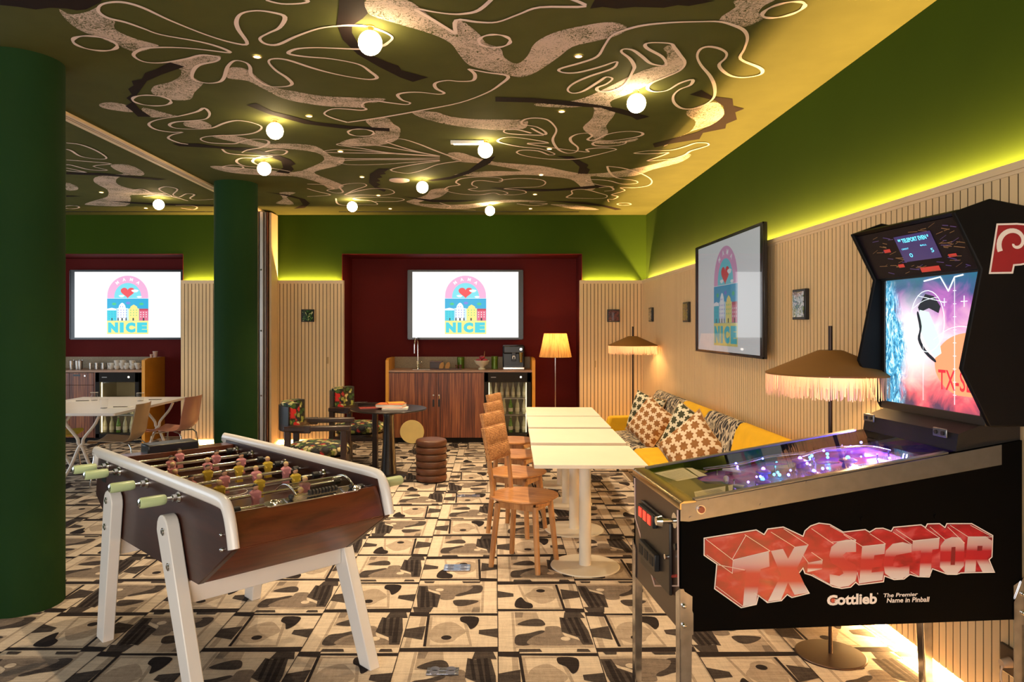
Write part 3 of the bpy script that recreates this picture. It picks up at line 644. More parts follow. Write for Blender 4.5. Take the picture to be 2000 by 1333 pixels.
# rods, handles and little players
pink = mat('pink shirt', (.80,.33,.36), .45); yel = mat('yellow shirt', (.72,.50,.05), .45); hair = [mat('dark hair', (.02,.014,.012), .5), mat('blond hair', (.75,.55,.25), .5)]
pine = mat('green handle', (.50,.62,.34), .35); rubber = mat('black rubber', (.015,.015,.015), .6)
counts = [1, 2, 3, 4, 4, 3, 2, 1]; rr = random.Random(3)
left = {2, 4, 6, 7}; shirts = [yel, pink, yel, pink, yel, pink, pink, pink]
for k in range(8):
    v = .025+.193*k; z = .872; L_ = k in left
    u_in, u_out = (-.16, WF-.004) if L_ else (.004, WF+.16)
    rod = MB().cyl((u_in, v, z), (u_out, v, z), .0078, n=12).build('rod', M['chrome'], ft, smooth=50)
    for uu, s in (((-.001, -1), (WF-.03, -1)) if L_ else ((.03, 1), (WF+.001, 1))):
        MB().cyl((uu, v, z), (uu+s*.008, v, z), .024, .021, n=20).cyl((uu+s*.008, v, z), (uu+s*.026, v, z), .015, n=16).build('bearing', M['chrome'], rod, smooth=40)
    h0 = -.055 if L_ else WF+.055; sg = -1 if L_ else 1
    b = MB(); old = b.M; b.M = Matrix.Translation((h0, v, z)) @ Matrix.Rotation(sg*pi/2, 4, 'Y')
    b.lathe([(.018,0), (.021,.004), (.0225,.02), (.0225,.095), (.020,.103), (.012,.106)], n=20); b.M = old
    b.build('handle', pine, rod, smooth=45); MB().cyl((h0+sg*.1062, v, z), (h0+sg*.110, v, z), .017, .010, n=16).build('handle_cap', M['chrome'], rod, smooth=40)
    n = counts[k]
    for i in range(n):
        uc = WF*(i+1)/(n+1) + rr.uniform(-.01, .01)
        if k in (3, 4): uc = WF*(i+.8)/(n+.6)
        tilt = rr.uniform(-.12, .12); b = MB(); b.M = Matrix.Translation((uc, v, z)) @ Matrix.Rotation(tilt, 4, 'X')
        b.mat(0).hexa([(-.017,-.010,-.062),(.017,-.010,-.062),(.017,.012,-.062),(-.017,.012,-.062)], [(-.013,-.008,-.028),(.013,-.008,-.028),(.013,.010,-.028),(-.013,.010,-.028)])
        b.hexa([(-.013,-.009,-.028),(.013,-.009,-.028),(.013,.010,-.028),(-.013,.010,-.028)], [(-.023,-.013,.012),(.023,-.013,.012),(.023,.013,.012),(-.023,.013,.012)])
        b.hexa([(-.023,-.013,.012),(.023,-.013,.012),(.023,.013,.012),(-.023,.013,.012)], [(-.010,-.008,.022),(.010,-.008,.022),(.010,.008,.022),(-.010,.008,.022)])
        for s in (-1, 1): b.cyl((s*.021,0,.010), (s*.014,-.013,-.014), .0055, n=8)
        b.mat(1).sphere((0,0,.033), .0125, 12); b.cyl((0,0,.018),(0,0,.026), .006, n=8); b.mat(2).sphere((0,.002,.038), .0125, 12, sz=.8)
        b.build('player_figure', [shirts[k], SK, hair[rr.randint(0, 1)]], rod, smooth=50)
    for uu in (.075, WF-.075):
        MB().cyl((uu-.014, v, z), (uu+.014, v, z), .016, n=16).build('bumper', rubber, rod, smooth=40)
# score plate with beads and clear curved cover on the near deck
zp = .886
b = MB().prism(rrect(.17, -.052, .61, -.004, .02), zp-.004, zp+.002)
plate = b.build('score_plate', M['chrome'], ft, bevel=.001)
plate.matrix_local = Matrix.Translation((0,-.03,.885)) @ Matrix.Rotation(radians(13), 4, 'X') @ Matrix.Translation((0,.03,-.885))
MB().cyl((.28,-.028,zp+.018), (.56,-.028,zp+.018), .0025, n=8).build('bead_wire', M['chrome'], plate)
for i in range(9): MB().lathe([(.004,-.006),(.0105,-.003),(.0105,.003),(.004,.006)], (0,0,0), 12).M
for i in range(9):
    b = MB(); b.M = Matrix.Translation((.37+i*.0155, -.028, zp+.018)) @ Matrix.Rotation(pi/2, 4, 'Y')
    b.lathe([(.004,-.006),(.012,-.004),(.012,.004),(.004,.006)], n=14).build('score_bead', rubber, plate, smooth=40)
for u in (.285, .575): MB().sphere((u,-.028,zp+.014), .012, 12).build('knob', rubber, plate, smooth=60)
for u in (.22, .60):
    MB().lathe([(.024,0),(.024,.003),(.014,.004),(.006,.010),(.001,.011)], (u,-.028,zp+.002), 20).build('bolt_cap', M['chrome'], plate, smooth=40)
cv = MB(); n = 10; arc = [(-.045+.17*(i/n), .89+.048*sin(pi*(.12+.80*i/n))) for i in range(n+1)]
poly = arc+[(a, c-.003) for a, c in reversed(arc)]
cv.prism(poly, .30, .575, 'X'); cv.build('clear_cover', glassy('clear acrylic', (.93,.93,.90), 1.8), ft, smooth=40)
for u in (.30, .575): MB().tube([(u, a, c) for a, c in arc], .004, 8).build('cover_rim', M['chrome'], ft, smooth=50)
# dark ball ramp box at the far end and small bolts on the near side
MB().box((.22,1.43,.885), (.50,1.55,.945)).build('far_scorer', M['black'], ft, bevel=.008)
for (v, z) in ((-.03,.80), (-.04,.745), (-.03,.742)):
    MB().sphere((-.003, v+.01, z), .008, 10).build('screw', M['chrome'], ft, smooth=60)
MB().box((-.002, 1.40, .78), (.001, 1.47, .83)).build('coin_slot', M['black'], ft)

# ================================================================ pinball machine
PO = Vector((.671, 2.58, 0)); PR = radians(5.0)
pb = thing('pinball_machine', 'black pinball machine with red block lettering on its side and lit backglass', 'pinball machine', PO, PR)
PRM = Matrix.Translation(PO) @ Matrix.Rotation(PR, 4, 'Z'); PRI = PRM.inverted()
def on_side(x, y, w=0.0):   # pixel -> (l, z) on the machine's near side plane y=w
    d = Vector(((x-CX)/F, 1, -(y-CY)/F)); o = Vector((0,0,EYE)); dl = PRI.to_3x3() @ d; ol = PRI @ o
    t = (w-ol.y)/dl.y; p = ol+dl*t; return (p.x, p.z)
CW = .60
zt0 = on_side(1312, 985)[1]; p1 = on_side(1955, 868); zb = on_side(1330, 1236)[1]; CL = 1.318
zt1 = zt0+(p1[1]-zt0)*(CL/p1[0])
zt = lambda l: zt0+(zt1-zt0)*l/CL
side_m = mat('black side', (.003,.003,.003), .55, var=0); side_m.node_tree.nodes['Principled BSDF'].inputs['Specular IOR Level'].default_value = .0
front_m = mat('brown-black coin door face', (.060,.030,.020), .3)
LB0 = 1.02
for w0, w1 in ((0, .02), (CW-.02, CW)):
    MB().prism([(0,zb), (CL,zb), (CL,zt1), (0,zt0)], w0, w1, 'Y').build('cabinet_side', side_m, pb, bevel=.002)
MB().box((0,.02,zb), (.02,CW-.02,zt0-.004)).build('cabinet_front', front_m, pb)
MB().box((CL-.02,.02,zb), (CL,CW-.02,zt1)).build('cabinet_back', side_m, pb)
MB().box((.02,.02,zb), (CL-.02,CW-.02,zb+.012)).build('cabinet_floor', M['black_matt'], pb)
# metal side rails and lockdown bar
steel = mat('dull steel', (.22,.225,.24), .36, 1, var=.08, vscale=20, bump=.05)
rs_ = [on_side(1312,998), on_side(1316,1012), on_side(1327,1018), on_side(1345,1019), on_side(1955,908), on_side(1955,869), on_side(1312,985)]
for w in (-.004, CW+.001):
    MB().prism([(max(a,-.003), c) for a, c in rs_], w, w+.004, 'Y').build('side_rail', steel, pb)
MB().prism([(-.006, zt0-.022), (-.006, zt0+.004), (.004, zt0+.010), (.055, zt0+.012), (.055, zt0+.004), (.0,zt0+.0), (.0, zt0-.022)], -.006, CW+.006, 'Y').build('lockdown_bar', mat('brass-toned steel', (.62,.50,.30), .22, 1), pb, bevel=.002)
for w in (-.004, CW-.022):
    MB().prism([(.05, zt(.05)+.002), (.05, zt(.05)+.008), (LB0, zt(LB0)+.008), (LB0, zt(LB0)+.002)], w, w+.026, 'Y').build('top_trim', steel, pb)
# playfield
pf = lambda l: zt(l)-.055-.0*l
fm, g, bb = newmat('playfield artwork')
co = g.coord(); v = g.vor(co, 9, out='Color'); n1 = g.noise(co, 7, 3, .6, 1.0)
g.inp(bb.inputs['Base Color'], g.mix(.35, g.ramp(n1, [(.3,(.03,.02,.10)), (.45,(.10,.05,.30)), (.55,(.35,.12,.30)), (.65,(.05,.15,.35))]), v)); bb.inputs['Roughness'].default_value = .15
MB().prism([(.02,pf(.02)-.02), (CL-.03,pf(CL)-.02), (CL-.03,pf(CL)-.01), (.02,pf(.02)-.01)], .02, CW-.02, 'Y').build('playfield', fm, pb)
olive = mat('olive apron', (.17,.15,.03), .45); card = mat('cream instruction card', (.92,.82,.50), .6)
ap = MB(); za = lambda l: zt(l)-.016
ap.add([(.03,.02,za(.03)), (.16,.02,za(.16)), (.27,.17,za(.27)), (.19,.25,za(.19)), (.19,.35,za(.19)), (.27,.43,za(.27)), (.20,.58,za(.20)), (.03,.58,za(.03))], [(0,1,2,3,4,5,6,7)])
ap.build('apron', olive, pb)
ac = MB()
for pts in ([(.075,.05),(.185,.05),(.235,.165),(.11,.165)], [(.11,.335+.02),(.20,.335+.02),(.205,.55),(.075,.55)], [(.205,.06),(.235,.10),(.265,.165),(.245,.165)], [(.205,.36),(.24,.36),(.235,.52),(.215,.54)]):
    ac.add([(l, w, za(l)+.0015) for l, w in pts], [(0,1,2,3)])
ac.build('instruction_card', card, pb, recalc=False)
tx = MB()
for (l0, w0, l1, w1) in ((.10,.06,.20,.15), (.10,.37,.19,.53)):
    for i in range(7):
        a = w0+(w1-w0)*(i+.5)/7.5; tx.add([(l, w, za(l)+.0022) for l, w in ((l0,a),(l1,a),(l1,a+.0025),(l0,a+.0025))], [(0,1,2,3)])
tx.build('card_print', mat('card print', (.25,.18,.08), .6), pb, recalc=False)
led = [glow('cyan lamp', (.05,.55,1), 12), glow('violet lamp', (.30,.12,1), 12), glow('blue lamp', (.10,.12,1), 12), glow('warm lamp', (1,.55,.3), 8)]
plast = mat('clear plastic', (.5,.5,.7), .15, trans=.6); whp = mat('white playfield plastic', (.7,.68,.75), .3); bump_m = mat('violet bumper cap', (.22,.10,.55), .3)
for (l, w, r, c_) in ((.40,.20,.030,0), (.47,.34,.030,1), (.60,.18,.032,2), (.66,.40,.032,1), (.80,.28,.034,0)):
    z0 = pf(l)-.01; t = MB().lathe([(r*.7,0),(r*.55,.02),(r,.024),(r*1.02,.031),(r*.6,.037),(.001,.038)], (l,w,z0), 20).build('pop_bumper', [bump_m], pb, smooth=40)
    MB().sphere((l,w,z0+.040), .008, 10).build('bumper_lamp', led[c_], t)
rp = random.Random(5)
for i in range(46):
    l = rp.uniform(.30, .98); w = rp.uniform(.05, .55); c_ = rp.choice([0,1,2,1,2,0,1,3 if rp.random() < .4 else 2])
    MB().sphere((l, w, pf(l)+rp.uniform(.0, .03)), rp.uniform(.004,.0065), 8).build('insert_lamp', led[c_], pb)
pg = MB(); 
for i in range(30):
    l = rp.uniform(.30, 1.0); w = rp.uniform(.06, .54); z0 = pf(l)-.01; pg.cyl((l,w,z0), (l,w,z0+rp.uniform(.015,.035)), .0035, n=8)
pg.build('post', M['chrome'], pb)
for pts in ([(.28,.06),(.40,.08),(.52,.05)], [(.30,.54),(.45,.52),(.60,.55),(.75,.50)], [(.62,.10),(.75,.14),(.9,.10),(1.0,.2)], [(.70,.46),(.85,.50),(.98,.42),(1.0,.30)]):
    P3 = smoothpath([(l,w,pf(l)+.018) for l, w in pts], k=6)
    MB().tube(P3, .004, 8).build('wire_ramp', M['chrome'], pb, smooth=50)
    MB().tube([(a,c+.02,d) for a,c,d in P3], .004, 8).build('wire_ramp', plast, pb, smooth=50)
for w0, w1 in ((.21,.275), (.395,.33)):
    MB().cyl((.335,w0,pf(.335)+.004), (.31,w1,pf(.31)+.004), .012, .006, n=12).build('flipper', whp, pb, smooth=50)
for pts in ([(.36,.10),(.44,.08),(.42,.16)], [(.36,.50),(.44,.52),(.42,.44)]):
    MB().prism(pts, pf(.4)+.004, pf(.4)+.014).build('slingshot', whp, pb, bevel=.003)
for (l, w, s) in ((.56,.42,.05), (.72,.30,.05), (.86,.46,.06), (.90,.14,.06)):
    MB().prism([(l-s,w-s*.4),(l+s,w-s*.2),(l+s*.6,w+s*.5),(l-s*.7,w+s*.4)], pf(l)+.018, pf(l)+.021).build('playfield_plastic', mat('printed violet plastic', (.20,.12,.5), .25), pb)
gl_ = glassy('pinball cover glass', (.95,.95,.97), 1.0, 1.5)
MB().prism([(.045,zt(.045)+.001), (LB0+.04,zt(LB0+.04)+.001), (LB0+.04,zt(LB0+.04)+.0045), (.045,zt(.045)+.0045)], .022, CW-.022, 'Y').build('cover_glass', gl_, pb)
# coin door and front details
cd = MB().prism([(.045+.04, zb+.10), (.46,zb+.10), (.46, zt0-.095), (.085, zt0-.095)], -.014, -.001, 'X')
cd = cd.build('coin_door', mat('black coin door', (.022,.016,.014), .35), pb, bevel=.004)
b = MB().box((-.032,.23,zt0-.155), (-.014,.44,zt0-.105)); b.build('coin_reject_panel', M['black'], cd, bevel=.003)
redg = glow('red coin button', (1,.03,.015), 2.2)
for i in range(3): MB().box((-.035,.26+i*.06,zt0-.150), (-.031,.295+i*.06,zt0-.112)).build('coin_button', redg, cd, bevel=.001)
MB().box((-.034,.20,zb+.15), (-.014,.42,zb+.215)).build('coin_return', M['black'], cd, bevel=.003)
for i in range(3): MB().box((-.036,.22+i*.07,zb+.165), (-.033,.265+i*.07,zb+.20)).build('return_slot', rubber, cd)
MB().cyl((-.014,.105,zb+.24), (-.026,.105,zb+.24), .010, n=14).build('door_lock', M['chrome'], cd, smooth=40)
pl_ = MB().cyl((0,.055,zt0-.075), (-.006,.055,zt0-.075), .028, n=20).cyl((-.006,.055,zt0-.075), (-.055,.055,zt0-.075), .009, n=12)
pl_.lathe([(.001,0)], n=3) if 0 else None
o = pl_.build('plunger', M['chrome'], pb, smooth=40)
MB().cyl((-.055,.055,zt0-.075), (-.075,.055,zt0-.075), .021, .016, n=18).build('plunger_knob', M['chrome'], o, smooth=40)
MB().cyl((0,.05,zt0-.17), (-.008,.05,zt0-.17), .012, n=14).build('start_button', M['black'], pb, smooth=40)
st = MB(); st.mat(0)   # pink-white outline trim of the front face with its red V
for pts in (([(.03,zt0-.03),(.022,zb+.16),(.30,zb-.0+.06)]), ([(.585,zt0-.03),(.575,zb+.26),(.30,zb+.06)])):
    st.tube([(-.0015, w, z) for w, z in pts], .0035, 6)
st.mat(1); st.tube([(-.0015,.04,zb+.19), (-.0015,.30,zb+.09)], .006, 6)
st.build('front_stripe', [mat('pink-white pinstripe', (.70,.48,.40), .5), mat('red stripe', (.40,.03,.02), .4)], pb)
# flipper button and screws on the near side
fbp = on_side(1368, 995); rr_ = MB().cyl((fbp[0],-.004,fbp[1]), (fbp[0],-.008,fbp[1]), .017, n=20).build('flipper_ring', M['chrome'], pb, smooth=30)
MB().cyl((fbp[0],-.008,fbp[1]), (fbp[0],-.013,fbp[1]), .012, n=18).build('flipper_button', mat('dark red button', (.16,.008,.01), .3), pb, smooth=40)
for x, y in ((1348,1011), (1385,976), (1485,986), (1575,942), (1683,1014), (1826,1009), (1800,905)):
    a, c_ = on_side(x, y); MB().cyl((a,-.0042,c_), (a,-.0065,c_), .005 if y not in (1014,1009) else .008, n=12).build('screw', steel if y not in (1014,1009) else side_m, pb)
# legs
def pleg(l, w, sl, sw):
    b = MB(); zt_ = .72 if l < .5 else .66
    # angle-section leg: two thin plates meeting on the outer corner, tapering, splayed
    top = zb+.16; pts = []
    t = .004; wd = .046
    dl, dw = 0, 0
    for plate in (0, 1):
        if plate == 0:
            bt = [(l+dl, w+dw, 0), (l+dl-sl*.040, w+dw, 0), (l+dl-sl*.040, w+dw-sw*t, 0), (l+dl, w+dw-sw*t, 0)]
            tp = [(l, w, top), (l-sl*wd, w, top-.03), (l-sl*wd, w-sw*t, top-.03), (l, w-sw*t, top)]
        else:
            bt = [(l+dl, w+dw, 0), (l+dl, w+dw-sw*.040, 0), (l+dl-sl*t, w+dw-sw*.040, 0), (l+dl-sl*t, w+dw, 0)]
            tp = [(l, w, top), (l, w-sw*wd, top-.03), (l-sl*t, w-sw*wd, top-.03), (l-sl*t, w, top)]
        b.hexa(bt, tp)
    # wide bolted flange at the top of the near plate
    b.prism([(l, top), (l-sl*.012, top), (l-sl*.048, top-.09), (l-sl*.048, top-.165), (l, top-.18)] , w+sw*.001, w+sw*.0045, 'Y')
    o = b.build('leg', M['chrome_w'], pb)
    for dz in (.06, .13):
        MB().sphere((l-sl*.012, w+sw*.008, top-dz), .009, 12).build('leg_bolt', M['chrome'], o, smooth=60)
M['chrome_w'] = mat('worn chrome', (.55,.55,.58), .2, 1, var=.25, vscale=14, bump=.2, bscale=20)
pleg(-.006, -.006, -1, -1); pleg(-.006, CW+.006, -1, 1)
def rleg(l, w):
    MB().hexa([(l-.02,w-.022,0),(l+.02,w-.022,0),(l+.02,w+.022,0),(l-.02,w+.022,0)], [(l-.045,w-.026,zb+.02),(l+.01,w-.026,zb+.02),(l+.01,w+.026,zb+.02),(l-.045,w+.026,zb+.02)]).build('leg', M['chrome_w'], pb, bevel=.006)
rl = on_side(1832, 1300)[0]
rleg(CL-.02, .50); pleg(CL+.006, -.006, 1, -1)
# ---- side lettering TX-SECTOR
ox, oy, sc_ = 1340, 980, .33
def SP(pts): return [on_side(ox+x*sc_, oy+y*sc_) for x, y in pts]
outer = [(103,215),(415,165),(460,192),(480,160),(575,148),(690,202),(700,172),(735,142),(785,125),(850,133),(930,178),(1060,163),(1085,178),(1120,157),(1165,155),(1212,172),(1225,150),(1390,135),(1415,150),(1425,130),(1500,128),(1530,150),(1540,128),(1690,128),(1817,200),(1812,330),(1795,345),(1828,422),(1700,424),(1625,426),(1600,435),(1545,434),(1458,402),(1440,450),(1370,448),(1325,435),(1290,462),(1230,466),(1175,445),(1170,478),(1020,497),(1003,482),(975,510),(920,518),(865,507),(740,440),(700,428),(690,400),(665,432),(732,545),(625,572),(598,555),(565,590),(480,602),(430,562),(417,612),(325,632),(165,518),(178,372),(103,320)]
def inset(poly, d):
    n = len(poly); out = []; A = sum(poly[i][0]*poly[(i+1) % n][1]-poly[(i+1) % n][0]*poly[i][1] for i in range(n))
    s = 1 if A > 0 else -1
    for i in range(n):
        p, q, r = Vector(poly[i-1]), Vector(poly[i]), Vector(poly[(i+1) % n])
        a = (q-p).normalized(); c = (r-q).normalized(); na = Vector((-a.y, a.x))*s; nc = Vector((-c.y, c.x))*s
        m = (na+nc); m = m/max(.6, m.length_squared/1)*1.0*1.0 if m.length > 1e-6 else na
        m = (na+nc).normalized()*d/max(.5, (na+nc).normalized().dot(na)) if (na+nc).length > 1e-6 else na*d
        out.append((q.x+m.x, q.y+m.y))
    return out
lay = MB()
def flat_side(mb, pts, w): 
    P = SP(pts); tri = geometry.tessellate_polygon([[Vector((a, c, 0)) for a, c in P]])
    mb.add([(a, -w, c) for a, c in P], [tuple(t) for t in tri])
Lw = mat('white print', (.82,.76,.74), .4, var=0); Ld = mat('dark red print', (.16,.008,.015), .35, var=.1)
rm, g, bb = newmat('red block letter sides'); nz = g.noise(g.mapping(g.coord(), scale=(5,1,9), rot=(0,.6,0)), 2.2, 3, .5, .6)
g.inp(bb.inputs['Base Color'], g.ramp(nz, [(.35,(.22,.004,.010)), (.54,(.38,.008,.018)), (.70,(.50,.10,.12))])); bb.inputs['Roughness'].default_value = .35
Lr = rm
m_, g, bb = newmat('letter faces fading white red white'); sx = g.sep(g.coord('UV'))
g.inp(bb.inputs['Base Color'], g.ramp(sx[1], [(.0,(.66,.62,.64)), (.20,(.60,.50,.52)), (.36,(.38,.010,.02)), (.60,(.38,.012,.025)), (.76,(.52,.32,.34)), (1,(.55,.50,.52))])); bb.inputs['Roughness'].default_value = .35
Lf = m_
flat_side(lay.mat(0), outer, .0010); flat_side(lay.mat(1), inset(outer, 6), .0014); flat_side(lay.mat(2), inset(outer, 10), .0018)
lay.build('side_lettering_block', [Lw, Ld, Lr], pb, recalc=False)
letters = {
 'T': [(275,345),(488,292),(492,385),(440,400),(412,608),(335,620),(352,405),(272,425)],
 'X': [(500,292),(572,280),(602,338),(640,268),(722,257),(655,395),(722,540),(640,552),(602,478),(560,582),(482,592),(560,435)],
 '-': [(718,362),(806,346),(803,400),(716,418)],
 'S': [(1003,228),(1004,298),(945,300),(925,318),(940,345),(1000,372),(1012,420),(1000,470),(960,500),(905,508),(850,490),(848,430),(905,440),(930,425),(915,395),(860,365),(845,320),(858,268),(900,235),(950,225)],
 'E': [(1040,265),(1178,250),(1172,310),(1112,318),(1108,345),(1162,340),(1156,385),(1100,392),(1095,420),(1168,412),(1160,465),(1022,485)],
 'C': [(1332,300),(1268,312),(1240,318),(1222,350),(1225,385),(1258,390),(1320,375),(1318,435),(1270,460),(1215,455),(1175,425),(1165,360),(1180,290),(1220,250),(1280,240),(1335,255)],
 'T2': [(1340,232),(1498,215),(1492,280),(1455,284),(1445,440),(1378,445),(1388,290),(1334,295)],
 'O': [(1530,225),(1570,210),(1620,212),(1645,245),(1642,380),(1600,430),(1540,430),(1500,390),(1503,262)],
 'R': [(1665,208),(1770,206),(1812,235),(1805,310),(1778,335),(1822,418),(1752,418),(1715,345),(1710,415),(1645,418)],
}
lf = MB(); uvs = []
me_v = []; faces = []; uvl = []
for i, (k_, pts) in enumerate(letters.items()):
    P = SP(pts); ys = [p[1] for p in pts]; y0, y1 = min(ys), max(ys)
    tri = geometry.tessellate_polygon([[Vector((a, c, 0)) for a, c in P]])
    b0 = len(me_v); me_v += [(a, -.0022, c) for a, c in P]; uvl += [(0, 1-(y-y0)/(y1-y0)) for y in ys]
    faces += [tuple(b0+j for j in t) for t in tri]
me = bpy.data.meshes.new('side_lettering_face'); me.from_pydata(me_v, [], faces); me.materials.append(Lf)
uv = me.uv_layers.new(name='UVMap')
for lp in me.loops: uv.data[lp.index].uv = uvl[lp.vertex_index]
lo = bpy.data.objects.new('side_lettering_face', me); COL.objects.link(lo); lo.parent = pb
dt = MB(); dt.mat(0)
flat_side(dt, [(1568,270),(1592,268),(1588,375),(1562,375)], .0026); flat_side(dt, [(1722,262),(1752,262),(1748,290),(1720,292)], .0026)
dt.mat(1)
def strk(pts, w=.0011, z=.003):
    P = SP(pts); dt.tube([(a, -z, c) for a, c in P], w, 4)
for pts in ([(115,222),(275,345)],[(272,340),(352,200)],[(345,195),(495,292)],[(495,292),(275,345),(272,425)],[(722,257),(575,160)],[(640,268),(500,180)],[(178,372),(345,405)],[(175,500),(335,620)],[(120,315),(272,425)],
            [(720,360),(690,320)],[(806,346),(740,300)],[(870,250),(740,160)],[(1003,228),(850,145)],[(1040,265),(930,195)],[(1178,250),(1085,190)],[(1335,255),(1222,180)],[(1340,232),(1240,165)],[(1498,215),(1410,155)],[(1530,225),(1440,150)],[(1645,245),(1545,150)],[(1665,208),(1560,140)],[(1812,210),(1680,140)],
            [(480,592),(400,540)],[(850,490),(745,430)],[(1022,485),(1012,420)],[(1378,445),(1325,415)],[(1665,208),(1812,210)],[(1040,265),(1178,250)],[(1340,232),(1498,215)],[(860,240),(1003,228)]):
    strk(pts)
dt.build('side_lettering_line', [Ld, Lw], pb, recalc=False)
# Gottlieb and slogan
s0 = SP([(835,548)])[0]; s1 = SP([(1130,612)])[0]
gt = MB(); wf = lambda w: (lambda a, c: (a, -w, c))
a0 = SP([(893,545)])[0]; a1 = SP([(1128,607)])[0]
def quadtext(mb, txt, px, w, bold):   # px: pixel corners TL,TR,BR,BL in crop units
    q = SP(px)
    def fn(u, v):
        t = (q[0][0]*(1-u)+q[1][0]*u, q[0][1]*(1-u)+q[1][1]*u); b_ = (q[3][0]*(1-u)+q[2][0]*u, q[3][1]*(1-u)+q[2][1]*u)
        return (t[0]*v+b_[0]*(1-v), -w, t[1]*v+b_[1]*(1-v))
    add_text(mb, txt, fn, 0, 0, 1, 1, bold)
quadtext(gt, 'ottlieb', [(893,548),(1130,543),(1128,606),(893,614)], .0012, .035)
quadtext(gt, 'G', [(833,556),(896,552),(896,614),(833,618)], .0011, .05)
quadtext(gt, 'The Premier', [(1168,545),(1372,537),(1368,560),(1164,568)], .0012, .02)
quadtext(gt, 'Name in Pinball', [(1190,572),(1440,564),(1436,594),(1186,600)], .0012, .02)
gt.mat(1); st_ = []
for k in range(16):
    r = 22 if k % 2 == 0 else 9; st_.append((868+r*cos(k*pi/8), 586+r*sin(k*pi/8)))
P = SP(st_); gt.add([(a,-.0016,c) for a, c in P]+[(sum(a for a,_ in P)/16, -.0016, sum(c for _,c in P)/16)], [(i,(i+1)%16,16) for i in range(16)])
gt.mat(0)
quadtext(gt, 'R', [(1130,541),(1137,541),(1137,549),(1130,549)], .0012, .0)
gt.build('maker_lettering', [Lw, Lr], pb, recalc=False)

# ---- backbox
bbx = thing('x', None, None)  # placeholder removed below
bpy.data.objects.remove(bbx)
W0, W1 = -.03, CW+.03
T = lambda x, y, w=W0: on_side(x, y, w)
hd = [T(1863,414), T(1917,526), T(1879,720), T(1935,835)]
back = 1.345
sp_ = [hd[0], hd[1], hd[2], hd[3], (back, hd[3][1]), (back, 2.045), T(1935,388)]
bsm = mat('satin black backbox', (.004,.004,.005), .5); bsm.node_tree.nodes['Principled BSDF'].inputs['Specular IOR Level'].default_value = .12
for w0, w1 in ((W0, W0+.02), (W1-.02, W1)):
    MB().prism(sp_, w0, w1, 'Y').build('backbox_side', bsm, pb, bevel=.005)
MB().box((1.20,W0+.02,hd[3][1]), (back,W1-.02,2.03)).build('backbox_body', M['black_matt'], pb)
MB().prism([hd[0], (hd[0][0]+.03,hd[0][1]+.012), (back,2.055), (back,2.035), (hd[0][0]+.02,hd[0][1]-.01)], W0+.02, W1-.02, 'Y').build('backbox_top', bsm, pb)
# display panel sloping between the hood edge and the notch
d0 = (hd[0][0]+.025, hd[0][1]-.012); d1 = (hd[1][0]+.012, hd[1][1]+.004)
MB().prism([d0, (d0[0]+.02,d0[1]), (d1[0]+.02,d1[1]), d1], W0+.02, W1-.02, 'Y').build('display_panel', mat('smoky artwork panel', (.012,.008,.012), .45), pb)
def dp(a, c):   # a along width from far(0) to near(1), c up
    w = W1-.02+(W0+.02-(W1-.02))*a; l = d1[0]+(d0[0]-d1[0])*c; z = d1[1]+(d0[1]-d1[1])*c
    nl, nz = -(d0[1]-d1[1]), (d0[0]-d1[0]); k = math.hypot(nl, nz); return (l+nl/k*.002, w, z+nz/k*.002)
MBQ = lambda mb, fn, x0, y0, x1, y1: mb.add([fn(x0,y0), fn(x1,y0), fn(x1,y1), fn(x0,y1)], [(0,1,2,3)])
d = MB(); d.mat(0); MBQ(d, dp, .38, .30, .74, .84)
d.mat(1)
rd = random.Random(8)
for i in range(90):
    x = .08+rd.random()*.84; y = rd.uniform(.05,.9)
    if .36 < x < .76 and .28 < y < .86: continue
    a = rd.uniform(-.5,.5); L = rd.uniform(.03,.09)
    q = [dp(x,y), dp(x+L*cos(a),y+L*sin(a)*2), dp(x+L*cos(a)+.006,y+L*sin(a)*2+.012), dp(x+.006,y+.012)]; d.mat(1 if i % 3 else 2); d.add(q, [(0,1,2,3)])
d.mat(3); MBQ(d, dp, .50, .05, .68, .15); MBQ(d, dp, .30, .20, .36, .27); MBQ(d, dp, .22, .55, .29, .62); MBQ(d, dp, .80, .28, .87, .34)
d.build('display_artwork', [glow('dark violet display', (.020,.014,.10), 1), mat('bronze line art', (.30,.17,.07), .4), mat('violet line art', (.12,.08,.36), .4), glow('dim red legend', (.5,.02,.02), .8)], pb, recalc=False)
fn2 = lambda a, c: tuple(Vector(dp(a, c))+Vector((-.0015, 0, .0006)))
d = MB(); add_text(d, '** TELEPORT EVEN *', fn2, .41, .69, .71, .78, .02); add_text(d, '0', fn2, .46, .38, .49, .46); add_text(d, '5', fn2, .675, .42, .70, .50); add_text(d, 'CREDIT', fn2, .41, .55, .48, .58); add_text(d, 'BALL', fn2, .60, .57, .66, .60)
d.build('display_text', glow('cyan segment display', (.12,.75,1), 1.6), pb, recalc=False)
